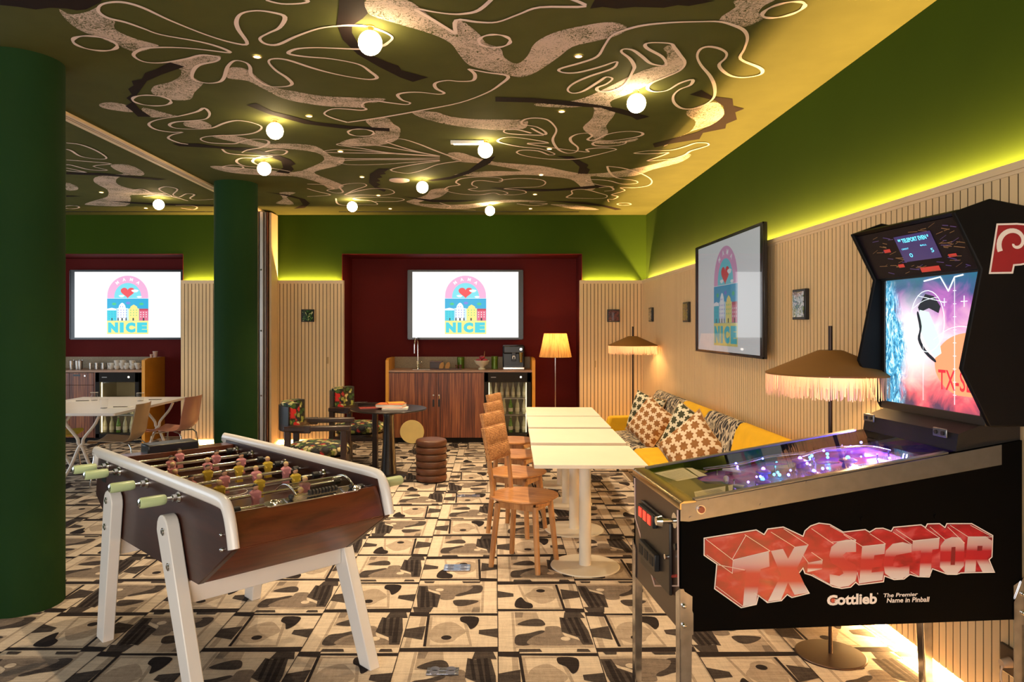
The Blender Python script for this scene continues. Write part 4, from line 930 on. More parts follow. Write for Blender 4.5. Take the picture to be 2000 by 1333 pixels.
# backglass: generic space artwork, lit from behind
gx = T(1919,535,.0)[0]+.012; gz0 = T(1926,817,0)[1]+.005; gz1 = T(1919,535,0)[1]+.01
GW0, GW1 = .02, CW-.01
bgm, g, bb = newmat('backlit space artwork'); co = g.coord('UV'); s = g.sep(co)
nz = g.noise(g.mapping(co, scale=(3,3,1)), 1.3, 4, .55, .8); stre = g.noise(g.mapping(co, scale=(9,3.2,1), rot=(0,0,.5)), 1.5, 6, .72, 3.0)
base = g.ramp(g.addm(s[1], g.mul(g.math('SUBTRACT', nz, .5), .5)), [(.0,(.10,.05,.09)), (.10,(.75,.10,.13)), (.26,(1,.40,.32)), (.40,(.95,.35,.42)), (.55,(1,.62,.66)), (.75,(.42,.13,.42)), (.92,(.06,.07,.20)), (1,(.02,.03,.07))])
gx2 = g.math('SUBTRACT', s[0], .30); gy2 = g.math('SUBTRACT', s[1], .52); dd = g.math('SQRT', g.addm(g.mul(gx2, gx2), g.mul(g.mul(gy2, gy2), .8)))
base = g.mix(g.ramp(dd, [(.02,(1,1,1)), (.38,(0,0,0))]), base, (1,.97,.95))
blue = g.ramp(stre, [(.30,(.01,.02,.04)), (.42,(.03,.16,.30)), (.52,(.12,.50,.75)), (.60,(.75,.92,1)), (.66,(.55,.30,.12)), (.75,(.05,.25,.45))])
edge = g.addm(s[0], g.mul(g.math('SUBTRACT', nz, .5), .30)); edge = g.addm(edge, g.mul(g.math('ABSOLUTE', g.math('SUBTRACT', s[1], .5)), .22))
lowr = g.ramp(g.addm(edge, g.mul(s[1], .10)), [(.24,(1,1,1)), (.32,(0,0,0))])
base = g.mix(lowr, base, blue)
top = g.ramp(g.addm(s[1], g.mul(g.math('SUBTRACT', nz, .5), .25)), [(.84,(0,0,0)), (1.0,(1,1,1))]); base = g.mix(g.mul(top, .75), base, (.03,.15,.24))
g.inp(bb.inputs['Emission Color'], base); bb.inputs['Emission Strength'].default_value = 1.15; bb.inputs['Base Color'].default_value = (0,0,0,1); bb.inputs['Roughness'].default_value = .1
def gp(a, c, e=0): return (gx-e, GW1+(GW0-GW1)*a, gz0+(gz1-gz0)*c)
b = MB(); b.add([gp(0,0), gp(1,0), gp(1,1), gp(0,1)], [(0,1,2,3)])
o = b.build('backglass', bgm, pb, recalc=False); uv = o.data.uv_layers.new(name='UVMap')
for lp, q in zip(o.data.loops, [(0,0),(1,0),(1,1),(0,1)]): uv.data[lp.index].uv = q
cw, cr_, co_, ck, cy = glow('white line art', (.85,.95,1), 1.2), glow('red line art', (.75,.03,.05), 1), glow('orange planet', (1,.30,.14), 1.15), glow('black art', (.015,.02,.03), 1), glow('pale green art', (.62,.80,.72), 1.1)
art = MB()
art.mat(2); art.flat([gp(1-.0-0*a, 0) for a in ()] or [], None) if 0 else None
pc = (.90, .34); pr = (.34, .235)
pts = [(pc[0]+pr[0]*cos(a), pc[1]+pr[1]*sin(a)) for a in [radians(v_) for v_ in range(75, 270, 8)]]; pts = [(min(x,1), max(y,.12)) for x, y in pts]+[(1,.12),(1,.56)]
def artpoly(pts, e): 
    tri = geometry.tessellate_polygon([[Vector((x, y, 0)) for x, y in pts]]); art.add([gp(x, y, e) for x, y in pts], [tuple(t) for t in tri])
artpoly(pts, .0010)
el = lambda cx_, cy_, rx, ry, n=30: [(cx_+rx*cos(2*pi*k/n), cy_+ry*sin(2*pi*k/n)) for k in range(n)]
art.mat(3); artpoly([(.38,.77),(.46,.87),(.55,.85),(.62,.77),(.60,.72),(.50,.76),(.40,.73)], .0012); art.mat(4); artpoly([(.40,.75),(.50,.73),(.60,.55),(.63,.42),(.56,.38),(.46,.50),(.39,.62)], .0016); art.mat(3); artpoly(smoothpath([(.37,.72),(.40,.60),(.38,.52),(.45,.42),(.56,.35),(.57,.37),(.47,.44),(.41,.53),(.425,.62),(.39,.73)], True, 3), .002)
art.mat(0)
def artline(pts, w=.0022, closed=False): art.tube([gp(x, y, .0022) for x, y in pts], w, 4, closed=closed)
artline(el(.48,.66,.18,.235), .0016, True); artline([(.76,.05),(.76,.98)], .0012); artline([(.38,.86),(.66,.80)], .0012); artline(smoothpath([(.32,.76),(.45,.82),(.60,.84)]), .001)
artline([(.45,.97),(.62,.99),(.70,.88),(.76,.98),(.84,.99)], .0032); artline([(.64,.80),(.68,.80)], .0014); artline([(.66,.77),(.66,.83)], .0014); artline([(.82,.80),(.88,.80)], .0014); artline([(.85,.76),(.85,.84)], .0014); artline(smoothpath([(.55,.52),(.70,.60),(.85,.62),(.99,.58)]), .0010); artline([(.44,.05),(.44,.5)], .0007)
for k in range(9): artline([(.745,.12+k*.095),(.775,.12+k*.095)], .0009)
art.build('backglass_artwork', [cw, cr_, co_, ck, cy], pb, recalc=False)
t_ = MB(); add_text(t_, 'TX-SECTOR', lambda a, c: gp(a, c, .003), .60, .15, 1.28, .30, .01); me_cl = t_
v2 = [(x, y, z) for x, y, z in t_.v]; t_.v = [(x, max(y, GW0), z) for x, y, z in v2]
t_.build('backglass_lettering', cr_, pb, recalc=False)
# dark frame round the glass, and the lit rim below
fr = MB(); e = .012
fr.box((gx-.012, W0+.02, gz1), (1.22, W1-.02, gz1+.035)); fr.box((gx-.010, W0+.02, gz0-.035), (1.22, W1-.02, gz0)); fr.box((gx-.008, GW1, gz0), (1.22, W1-.02, gz1)); fr.box((gx-.008, W0+.02, gz0), (1.22, GW0, gz1))
fr.build('backglass_frame', M['black'], pb, bevel=.002)
MB().prism([(1.06, zt(1.06)), (CL, zt1), (CL, hd[3][1]+.005), (gx+.0, hd[3][1]+.005), (1.07, hd[3][1]-.03)], .01, CW-.01, 'Y').build('backbox_neck', M['black_matt'], pb)
for w in (.05, .50):
    br = MB().box((1.052, w, hd[3][1]-.052), (1.06, w+.075, hd[3][1]-.018)).build('latch_plate', steel, pb, bevel=.003)
    for s in (.018, .055): MB().cyl((1.052, w+s, hd[3][1]-.035), (1.047, w+s, hd[3][1]-.035), .008, n=12).build('latch_screw', M['black'], br)
l_ = bpy.data.lights.new('playfield_glow', 'AREA'); l_.shape = 'RECTANGLE'; l_.size = .5; l_.size_y = .02; l_.energy = 6; l_.color = (.22,.16,1)
lo = bpy.data.objects.new('playfield_glow', l_); COL.objects.link(lo); lo.parent = pb; lo.location = (1.03, CW/2, zt(1.0)-.005); lo.rotation_euler = (0, radians(62), 0); lo.rotation_euler = (radians(90), 0, radians(90)); 
# the big P emblem on the side of the backbox
ex, ey, es = 1640, 380, .36
EP = lambda pts: [on_side(ex+x*es, ey+y*es, W0) for x, y in pts]
em = MB()
def emp(pts, wd): 
    P = EP(pts); tri = geometry.tessellate_polygon([[Vector((a, c, 0)) for a, c in P]]); em.add([(a, W0-wd, c) for a, c in P], [tuple(t) for t in tri])
po = [(850,158),(960,155),(1020,160),(1080,190),(1115,240),(1120,300),(1085,350),(1030,375),(985,385),(948,388),(940,430),(808,432)]
pi_ = [(858,168),(960,165),(1018,170),(1074,198),(1106,245),(1110,298),(1078,342),(1026,366),(980,376),(940,379),(931,420),(819,422)]
em.mat(0); emp(po, .0008); em.mat(1); emp(pi_, .0014); em.mat(0)
sw = [(948+ (92-13.2*t)*cos(t*1.0+2.6), 262+(92-13.2*t)*sin(t*1.0+2.6)) for t in [i*.22 for i in range(29)]]
P = EP(sw); vs = []
for i in range(len(P)):
    a = P[max(0,i-1)]; c = P[min(len(P)-1,i+1)]; dx, dz = c[0]-a[0], c[1]-a[1]; L = math.hypot(dx, dz); w_ = .0105-.00022*i
    vs += [(P[i][0]-dz/L*w_, W0-.0018, P[i][1]+dx/L*w_), (P[i][0]+dz/L*w_, W0-.0018, P[i][1]-dx/L*w_)]
em.add(vs, [(2*i, 2*i+1, 2*i+3, 2*i+2) for i in range(len(P)-1)])
em.build('side_emblem', [Lw, mat('deep red print', (.30,.012,.02), .35)], pb, recalc=False)
for m_ in bpy.data.materials:
    if m_.name in ('smoky artwork panel', 'matt black'): m_.node_tree.nodes['Principled BSDF'].inputs['Specular IOR Level'].default_value = .12
# ================================================================ white pedestal tables
tt_mat = mat('cream laminate', (.86,.76,.63), .45, var=.02)
tw_mat = mat('cream-white steel', (.80,.74,.62), .35, var=.02)
def ptable():
    t = thing('cafe_table', 'x', 'table', (0,0,0), 0, 'cream-white square cafe tables in a row')
    MB().prism(rrect(-.352,-.365,.352,.365,.008,3), .722, .745).build('tabletop', tt_mat, t, bevel=.002)
    MB().box((-.2,-.2,.712), (.2,.2,.722)).build('mounting_plate', tw_mat, t)
    MB().lathe([(.040,.008), (.040,.712)], n=32).build('column', tw_mat, t, smooth=40)
    MB().lathe([(.229,0), (.231,.004), (.226,.009), (.045,.012)], n=48).build('base', tw_mat, t, smooth=30)
    return t
tb0 = ptable()
tlb = ['cream cafe table nearest the camera, its whole round base in view', 'cream cafe table second from the camera in the row', 'cream cafe table third from the camera in the row', 'cream cafe table farthest from the camera in the row, towards the red recess']
for i, (x, y) in enumerate(((.605,4.795), (.628,5.655), (.650,6.48), (.672,7.265))):
    if i == 0: tb0.location = (x,y,0); tb0.rotation_euler = (0,0,radians(-1.3)); tb0['label'] = tlb[0]
    else: dup(tb0, (x,y,0), radians(-1.3), tlb[i])

# ================================================================ oak chairs with woven backs
wv, g, bb = newmat('woven paper cord'); co = g.coord(); s = g.sep(co)
wz = g.math('SINE', g.mul(s[2], 620)); nz = g.noise(g.mapping(co, scale=(1,60,60)), 2, 3)
f = g.addm(g.mul(wz, .18), nz); g.inp(bb.inputs['Base Color'], g.ramp(f, [(.3,C(120,74,38)), (.55,C(188,132,82)), (.75,C(214,162,108))])); bb.inputs['Roughness'].default_value = .8
g.inp(bb.inputs['Normal'], g.bump(f, .5, .003))
def oakchair():   # faces +X
    t = thing('oak_chair', 'x', 'chair', (0,0,0), 0, 'oak chairs with woven cord backs')
    b = MB(); n = 32; prof = [(.0,.442), (.175,.442), (.205,.450), (.222,.462), (.220,.470), (.19,.472), (.11,.466), (.001,.463)]
    vs = []; fs = []
    for r, z in prof:
        for k in range(n):
            a = 2*pi*k/n; sq = 1+.07*abs(sin(2*a))**1.5; vs.append((r*sq*cos(a)+.0, r*sq*sin(a)*1.0, z))
    for i in range(len(prof)-1):
        for k in range(n): fs.append((i*n+k, i*n+(k+1)%n, (i+1)*n+(k+1)%n, (i+1)*n+k))
    b.add(vs, fs); b.build('seat', M['oak_seat'], t, smooth=50)
    for sx, sy in ((1,1), (1,-1), (-1,1), (-1,-1)):
        MB().cyl((sx*.135, sy*.125, .425), (sx*.170, sy*.160, 0), .021, .0175, n=14).build('leg', M['oak'], t, smooth=50)
    for a, c in (((.135,.125),(.135,-.125)), ((-.135,.125),(-.135,-.125)), ((.135,.125),(-.135,.125)), ((.135,-.125),(-.135,-.125))):
        dx, dy = c[0]-a[0], c[1]-a[1]
        MB().box((min(a[0],c[0])-.009, min(a[1],c[1])-.009, .395), (max(a[0],c[0])+.009, max(a[1],c[1])+.009, .443)).build('rail', M['oak'], t)
    for sy in (1, -1):
        p = smoothpath([(-.165, sy*.140, .45), (-.178, sy*.143, .60), (-.200, sy*.144, .76), (-.232, sy*.144, .915)], k=5)
        MB().tube(p, .0155, 10).build('back_post', M['oak'], t, smooth=50)
    # woven back: padded slab of four pillows between the posts
    b = MB(); nu, nv = 14, 12; vs = []; fs = []
    for side in (1, -1):
        for j in range(nv+1):
            v = j/nv; z = .70+v*.218; x0 = -.190-.040*v-.004*v*v
            for i in range(nu+1):
                u = i/nu*2-1; y = u*.158
                pil = abs(sin(pi*v*2))**.5*(1-.55*math.exp(-(u*5)**2))*(1-abs(u)**6); th = .014+.016*pil
                vs.append((x0+side*th, y, z))
    N = (nu+1)*(nv+1)
    for s_ in (0, 1):
        for j in range(nv):
            for i in range(nu):
                q = s_*N+j*(nu+1)+i; fs.append((q, q+1, q+nu+2, q+nu+1))
    for j in range(nv):
        for i in (0, nu): q = j*(nu+1)+i; fs.append((q, q+nu+1, N+q+nu+1, N+q))
    for i in range(nu):
        for j in (0, nv): q = j*(nu+1)+i; fs.append((q, q+1, N+q+1, N+q))
    b.add(vs, fs).build('woven_back', wv, t, smooth=60)
    return t
oc0 = oakchair(); olb = ['oak chair with woven back nearest the camera, all four legs visible', 'oak chair with woven back second from the camera', 'oak chair with woven back third from the camera', 'oak chair with woven back farthest from the camera, before the glass fridge']
for i, (x, y) in enumerate(((.20,4.84), (.175,5.62), (.19,6.42), (.20,7.2))):
    if i == 0: oc0.location = (x,y,0); oc0.rotation_euler = (0,0,radians(-27)); oc0['label'] = olb[0]
    else: dup(oc0, (x,y,0), radians(-27+(-2,1,3)[i-1]), olb[i])

# ================================================================ sofa
yv = mat('mustard velvet', (.80,.45,.006), .8, var=.06, vscale=8)
pt, g, bb = newmat('black and white squiggle fabric'); co = g.coord()
dn = g.mix(.10, co, g.noise(co, 9, 2, out='Color')); vd = g.vor(g.mapping(dn, scale=(9,24,9)), 1.0, feature='DISTANCE_TO_EDGE')
w2 = g.node('ShaderNodeTexWave'); g.inp(w2.inputs[0], dn); w2.inputs['Scale'].default_value = 6; w2.inputs['Distortion'].default_value = 9; w2.inputs['Detail'].default_value = 1
f1 = g.ramp(vd, [(.05,(1,1,1)), (.09,(0,0,0))]); f2 = g.ramp(w2.outputs[0], [(.90,(0,0,0)), (.95,(1,1,1))])
g.inp(bb.inputs['Base Color'], g.mix(g.math('MAXIMUM', f1, g.mul(f2, .6)), (.022,.020,.026), (.62,.52,.38))); bb.inputs['Roughness'].default_value = .85
sofa = thing('sofa', 'long mustard yellow sofa with black and white squiggle panels along the right wall', 'sofa', (1.33, 3.75, 0))
segs = [(0,.74,1), (.745,1.58,0), (1.585,2.36,1), (2.365,3.15,0), (3.155,4.32,1)]
for y0, y1, m in segs:
    mm = pt if m else yv
    MB().prism([(.0,.27), (.0,.40), (.02,.43), (.42,.455), (.50,.44), (.50,.27)], y0, y1, 'Y').build('seat_panel', mm, sofa, bevel=.022, seg=3)
    MB().prism([(.40,.38), (.36,.44), (.455,.83), (.49,.885), (.54,.895), (.575,.86), (.56,.60), (.52,.30), (.44,.30)], y0, y1, 'Y').build('back_panel', mm, sofa, bevel=.025, seg=3)
MB().prism([(-.06,.30), (-.06,.50), (-.035,.585), (.55,.60), (.56,.30)], 4.33, 4.47, 'Y').build('armrest', yv, sofa, bevel=.03, seg=3)
MB().box((.03,.02,.235), (.53,4.30,.272)).build('base_frame', M['black_matt'], sofa)
for y in (.10, 1.62, 3.22, 4.22):
    for x in (.05, .50):
        MB().cyl((x,y,.24), (x-.01,y,0), .024, .015, n=12).build('leg', M['black'], sofa, smooth=50)
# cushions
def starfabric(name, bg, fg):
    m, g, b = newmat(name); s = g.sep(g.coord('UV')); k = 5.0
    ux = g.mul(s[0], k); uy = g.mul(s[1], k*1.1); row = g.math('FLOOR', uy); ux = g.addm(ux, g.mul(g.math('MODULO', row, 2), .5))
    fx = g.math('SUBTRACT', g.math('FRACT', ux), .5); fy = g.math('SUBTRACT', g.math('FRACT', uy), .5)
    r = g.math('SQRT', g.addm(g.mul(fx,fx), g.mul(fy,fy))); a = g.math('ARCTAN2', fy, fx)
    lim = g.addm(.40, g.mul(g.math('COSINE', g.mul(a, 7)), .075))
    f = g.math('LESS_THAN', r, lim); nz = g.noise(g.coord('UV'), 12, 2)
    g.inp(b.inputs['Base Color'], g.mix(f, bg, g.mix(nz, fg, tuple(min(1,c*1.9) for c in fg)))); b.inputs['Roughness'].default_value = .85
    g.inp(b.inputs['Normal'], g.bump(f, .3, .004)); return m
sd = starfabric('dark star fabric', (.72,.66,.50), (.035,.035,.014)); sb = starfabric('brown star fabric', (.74,.60,.44), (.20,.085,.022))
back_c = mat('tan cushion back', (.52,.34,.18), .8)
def cushion(lab, loc, rot, m, S=.225):
    n = 14; vs = []; fs = []; uvs = []
    for side in (1, -1):
        for j in range(n+1):
            for i in range(n+1):
                u, v = i/n*2-1, j/n*2-1
                h = max(0, (1-u**4)*(1-v**4))**.55; pin = 1-.09*(1-abs(u)**2)*abs(v)**3-0; pin2 = 1-.09*(1-abs(v)**2)*abs(u)**3
                vs.append((side*.075*h, u*S*pin2, v*S*pin)); uvs.append((i/n, j/n))
    N = (n+1)**2
    for s_ in (0,1):
        for j in range(n):
            for i in range(n):
                q = s_*N+j*(n+1)+i; fs.append((q, q+1, q+n+2, q+n+1))
    b = MB(); b.mat(0).add(vs, fs)
    for k in range(n*n, 2*n*n): b.m[k] = 0
    t = thing('cushion', lab, 'cushion', loc, 0, 'star-patterned cushions on the sofa')
    o = b.build('cover', [m, back_c], t, recalc=True); uv = o.data.uv_layers.new(name='UVMap')
    for lp in o.data.loops: uv.data[lp.index].uv = uvs[lp.vertex_index]
    for p in o.data.polygons:
        p.use_smooth = True
        p.material_index = 1 if p.center.x > 0 else 0
    ring = [(0, u*S*1.0, v*S*1.0) for u, v in [(-1+2*i/12,-1) for i in range(12)]+[(1,-1+2*i/12) for i in range(12)]+[(1-2*i/12,1) for i in range(12)]+[(-1,1-2*i/12) for i in range(12)]]
    MB().tube([(0, y*(1-.09*(1-(z/S)**2)*1) if abs(abs(y)-S)<1e-6 else y, z*(1-.09*(1-(y/S)**2)) if abs(abs(z)-S)<1e-6 else z) for _, y, z in ring], .005, 6, closed=True).build('piping', back_c, t, smooth=60)
    t.rotation_euler = rot; return t
R_ = radians
cushion('dark green and cream star cushion leaning in the far sofa corner', (1.60,7.60,.665), (R_(10), R_(14), R_(32)), sd)
cushion('brown and cream star cushion in front of the far dark one', (1.53,7.06,.650), (R_(28), R_(22), R_(38)), sb, .215)
cushion('dark green and cream star cushion against the middle yellow back panel', (1.66,6.22,.665), (R_(22), R_(14), R_(36)), sd)
cushion('brown and cream star cushion nearest the camera, behind the pinball machine', (1.565,5.72,.635), (R_(42), R_(26), R_(40)), sb, .235)

# ================================================================ lamps
def fringe_mat():
    m = bpy.data.materials.new('pale pink fringe threads'); m.use_nodes = True; g = G(m); b = g.n['Principled BSDF']
    b.inputs['Base Color'].default_value = (.78,.55,.44,1); b.inputs['Roughness'].default_value = .7
    tl = g.node('ShaderNodeBsdfTranslucent'); tl.inputs[0].default_value = (.85,.56,.40,1)
    mx = g.node('ShaderNodeMixShader'); mx.inputs[0].default_value = .5; g.l.new(b.outputs[0], mx.inputs[1]); g.l.new(tl.outputs[0], mx.inputs[2]); g.l.new(mx.outputs[0], g.n['Material Output'].inputs[0]); return m
FM = fringe_mat(); shade_m = mat('brown lampshade fabric', (.20,.085,.008), .8, var=.05)
bulb = glow('lit bulb', (1,.62,.26), 520)
dkm = mat('dark bronze metal', (.045,.025,.018), .4, .6)
def floorlamp(label, x, y):
    t = thing('floor_lamp', label, 'floor lamp', (x,y,0), 0, 'floor lamps with fringed brown cone shades')
    MB().lathe([(.162,0), (.162,.006), (.157,.009), (.012,.010)], n=48).build('base', dkm, t, smooth=30)
    MB().lathe([(.0095,.009), (.0095,1.37)], n=14).lathe([(.010,1.47), (.010,1.605)], n=14).lathe([(.0095,1.37), (.0095,1.48)], n=14).build('pole', dkm, t, smooth=40)
    MB().lathe([(.298,1.370), (.298,1.378), (.063,1.483), (.050,1.487), (.050,1.481), (.060,1.478), (.293,1.372)], n=64, cap=False).build('lamp_shade', shade_m, t, smooth=30)
    MB().lathe([(.05,1.482), (.05,1.486), (.010,1.487), (.010,1.481)], n=32, cap=False).build('shade_cap', dkm, t)
    b = MB(); rq = random.Random(2); n = 420
    for k in range(n):
        a = 2*pi*k/n; r = .295+rq.uniform(-.003,.003); h = .100+rq.uniform(-.012,.010); w = .0022; s_ = rq.uniform(-.006,.006)
        c_, s2 = cos(a), sin(a); tx, ty = -s2*w, c_*w; ex, ey = -s2*s_, c_*s_
        b.add([(r*c_-tx, r*s2-ty, 1.374), (r*c_+tx, r*s2+ty, 1.374), (r*c_+tx+ex, r*s2+ty+ey, 1.374-h), (r*c_-tx+ex, r*s2-ty+ey, 1.374-h)], [(0,1,2,3)])
    b.build('fringe', FM, t, recalc=False)
    MB().sphere((0.045,0,1.40), .026, 14).build('bulb', bulb, t, smooth=60)
    MB().cyl((.0,0,1.44), (.045,0,1.425), .012, n=12).build('bulb_holder', dkm, t, smooth=40)
    return t
fl0 = floorlamp('floor lamp with fringed brown shade standing behind the pinball machine', 1.637, 3.494)
dup(fl0, (1.69, 8.77, 0), .6, 'floor lamp with fringed brown shade in the far corner beyond the sofa')
# straw-shaded lamp in the recess
t = thing('straw_shade_lamp', 'slim floor lamp with a glowing straw shade in the red recess', 'floor lamp', (.838, 9.88, 0))
stw, g, bb = newmat('raffia shade'); co = g.coord(); a_ = g.sep(co); ang = g.math('ARCTAN2', a_[1], a_[0])
nz = g.noise(g.comb(g.mul(ang, 14), g.mul(a_[2], 3), 0), 1.2, 4, .7); g.inp(bb.inputs['Base Color'], g.ramp(nz, [(.3,(.35,.17,.05)), (.6,(.75,.50,.22))]))
tl = g.node('ShaderNodeBsdfTranslucent'); g.inp(tl.inputs[0], g.ramp(nz, [(.32,(.38,.17,.04)), (.62,(.95,.62,.26))])); mx = g.node('ShaderNodeMixShader'); mx.inputs[0].default_value = .6
g.l.new(bb.outputs[0], mx.inputs[1]); g.l.new(tl.outputs[0], mx.inputs[2]); g.l.new(mx.outputs[0], g.n['Material Output'].inputs[0])
b = MB(); n = 96; vs = []; rq = random.Random(4)
rs2 = [1+rq.uniform(-.02,.02) for _ in range(n)]
for r, z in ((.222,1.185), (.19,1.33), (.155,1.51)):
    for k in range(n): vs.append((r*rs2[k]*cos(2*pi*k/n), r*rs2[k]*sin(2*pi*k/n), z))
b.add(vs, [(i*n+k, i*n+(k+1)%n, (i+1)*n+(k+1)%n, (i+1)*n+k) for i in range(2) for k in range(n)])
b.build('lamp_shade', stw, t, smooth=50)
MB().lathe([(.008,.012), (.008,1.38)], n=12).build('pole', M['chrome'], t, smooth=40)
MB().lathe([(.13,0), (.13,.012), (.01,.014)], n=36).build('base', dkm, t, smooth=30)
MB().sphere((0,0,1.42), .03, 14).build('bulb', glow('lit bulb soft', (1,.56,.20), 170), t, smooth=60)
b = MB()
for k in range(3): b.cyl((0,0,1.375), (.168*cos(k*2.09),.168*sin(k*2.09),1.45), .002, n=6)
b.build('shade_holder', M['chrome'], t)

# ================================================================ pouf, round table, books
t = thing('ribbed_pouf', 'brown leather pouf built of six stacked rolls', 'pouf', (-.656, 7.44, 0))
lea = mat('brown leather', (.10,.034,.014), .45, var=.15, vscale=12, bump=.15, bscale=120)
prof = [(.10,0)]; nr = 6
for i in range(nr):
    z0 = .008+i*.0715
    for k in range(9):
        a = -pi/2+pi*k/8; prof.append((.142+.021*cos(a)*1.0, z0+.036+.0345*sin(a)))
prof += [(.12,.442), (.06,.444), (.001,.444)]
MB().lathe(prof, n=48).build('leather_roll', lea, t, smooth=50)
t = thing('pedestal_table', 'round near-black pedestal table with flared foot', 'table', (-1.145, 7.75, 0))
bt = mat('near-black wood', (.014,.010,.010), .32, var=.3, vscale=20)
MB().lathe([(.001,.700), (.38,.702), (.405,.708), (.41,.716), (.405,.722), (.001,.722)], n=64).build('tabletop', bt, t, smooth=30)
MB().lathe([(.088,.015), (.080,.12), (.062,.42), (.056,.62), (.062,.65), (.058,.665), (.10,.70)], n=32).build('pedestal', bt, t, smooth=40)
MB().lathe([(.205,0), (.206,.006), (.16,.014), (.07,.018)], n=48).build('base', bt, t, smooth=40)
def book(lab, c, w, d, h, rz, cm, z, grp='books on the round black table'):
    t = thing('book', lab, 'book', (c[0],c[1],z), rz, grp)
    MB().box((-w/2,-d/2,0), (w/2,d/2,.003)).box((-w/2,-d/2,h-.003), (w/2,d/2,h)).box((-w/2,-d/2,0), (-w/2+.003,d/2,h)).build('cover', cm, t)
    MB().box((-w/2+.003,-d/2+.004,.003), (w/2-.004,d/2-.004,h-.003)).build('pages', mat('paper', (.78,.72,.62), .8), t)
    return t
ob = lambda n, c: mat(n, c, .45)
book('thin white book lying at the bottom of the stack on the round table', (-1.06,7.66), .27, .20, .018, .05, ob('white cover', (.75,.70,.64)), .7225)
book('thick book with orange cover on top of the white one', (-1.11,7.70), .29, .21, .036, -.12, ob('orange cover', (.70,.16,.04)), .741)
book('thin yellow-orange booklet on the top of the stack', (-1.06,7.70), .18, .15, .012, .25, ob('yellow cover', (.85,.35,.03)), .7775)
book('flat dark red booklet left of the book stack', (-1.36,7.72), .20, .15, .008, .3, ob('dark red cover', (.28,.04,.03)), .7225)

# ================================================================ floral armchairs
fm_, g, bb = newmat('floral fabric'); co = g.coord(); dn = g.mix(.05, co, g.noise(co, 22, 2, out='Color'))
vn = g.node('ShaderNodeTexVoronoi'); g.inp(vn.inputs['Vector'], dn); vn.inputs['Scale'].default_value = 26
cs = g.sep(vn.outputs['Color']); leaf = g.ramp(cs[0], [(.0,(.01,.012,.015)), (.20,(.03,.09,.02)), (.36,(.30,.34,.07)), (.60,(.68,.60,.30)), (.84,(.01,.012,.02)), (.93,(.45,.03,.03))], 'CONSTANT')
v2 = g.node('ShaderNodeTexVoronoi'); g.inp(v2.inputs['Vector'], dn); v2.inputs['Scale'].default_value = 7.5; v2.inputs['Randomness'].default_value = .8
dk = g.ramp(vn.outputs['Distance'], [(.45,(1,1,1)), (.62,(.12,.12,.12))]); leaf = g.mix(1.0, leaf, dk, 'MULTIPLY')
c2 = g.sep(v2.outputs['Color']); fl = g.ramp(v2.outputs['Distance'], [(.0,(.9,.65,.1)), (.10,(.9,.65,.1)), (.12,(.60,.02,.02)), (.36,(.55,.03,.04))], 'CONSTANT')
isf = g.mul(g.math('LESS_THAN', v2.outputs['Distance'], .36), g.math('GREATER_THAN', c2[1], .72))
g.inp(bb.inputs['Base Color'], g.mix(isf, leaf, fl)); bb.inputs['Roughness'].default_value = .7
dw = wood('dark stained wood', C(24,12,10), C(52,28,22), (8,8,1.2), 2, .35, .2, .03)
def armchair(label, loc, rz):    # faces +X
    t = thing('floral_armchair', label, 'armchair', loc, rz, 'dark wood armchairs with floral upholstery')
    b = MB(); n = 40; prof = [(.19,.36), (.255,.375), (.275,.41), (.265,.445), (.21,.468), (.10,.478), (.001,.48)]
    b.lathe(prof, n=n).build('seat_cushion', fm_, t, smooth=60)
    MB().lathe([(.27,.30), (.27,.362), (.24,.362), (.24,.30)], n=40, cap=False).lathe([(.24,.33),(.001,.33)], n=40).build('seat_frame', dw, t, smooth=40)
    for x, y in ((.24,.27), (.24,-.27), (-.22,.27), (-.22,-.27)):
        MB().box((x-.026,y-.026,0), (x+.026,y+.026,.625)).build('leg', dw, t, bevel=.006)
    for y in (.27, -.27):
        MB().box((-.25,y-.036,.615), (.30,y+.036,.66)).build('armrest', dw, t, bevel=.010)
        MB().box((-.25,y-.020,.30), (.25,y+.020,.345)).build('side_rail', dw, t, bevel=.004)
    arc = [(-.03-.27*cos(radians(a))*1.0-.0, .285*sin(radians(a))) for a in range(-90, 91, 12)]
    outer_ = [(-.03-.30*cos(radians(a)), .31*sin(radians(a))) for a in range(-90, 91, 10)]; inner_ = [(-.03-.245*cos(radians(a)), .25*sin(radians(a))) for a in range(90, -91, -10)]
    MB().prism(outer_+inner_, .60, .665).build('back_rail', dw, t, bevel=.006)
    o2 = [(-.01-.30*cos(radians(a)), .30*sin(radians(a))) for a in range(-52, 53, 8)]; i2 = [(-.01-.20*cos(radians(a)), .21*sin(radians(a))) for a in range(52, -53, -8)]
    MB().prism(o2+i2, .64, .855).build('back_cushion', fm_, t, bevel=.035, seg=3)
    o3 = [(-.015-.315*cos(radians(a)), .315*sin(radians(a))) for a in range(-50, 51, 10)]; i3 = [(-.015-.298*cos(radians(a)), .298*sin(radians(a))) for a in range(50, -51, -10)]
    MB().prism(o3+i3, .63, .83).build('back_shell', M['black'], t, bevel=.003)
    t.scale = (1.10, 1.10, 1.04)
    return t
armchair('floral armchair in front, between the foosball table and the round table', (-1.70, 6.90, 0), radians(8))
armchair('floral armchair behind the round black table, nearer the panelled wall', (-1.56, 8.38, 0), radians(-8))

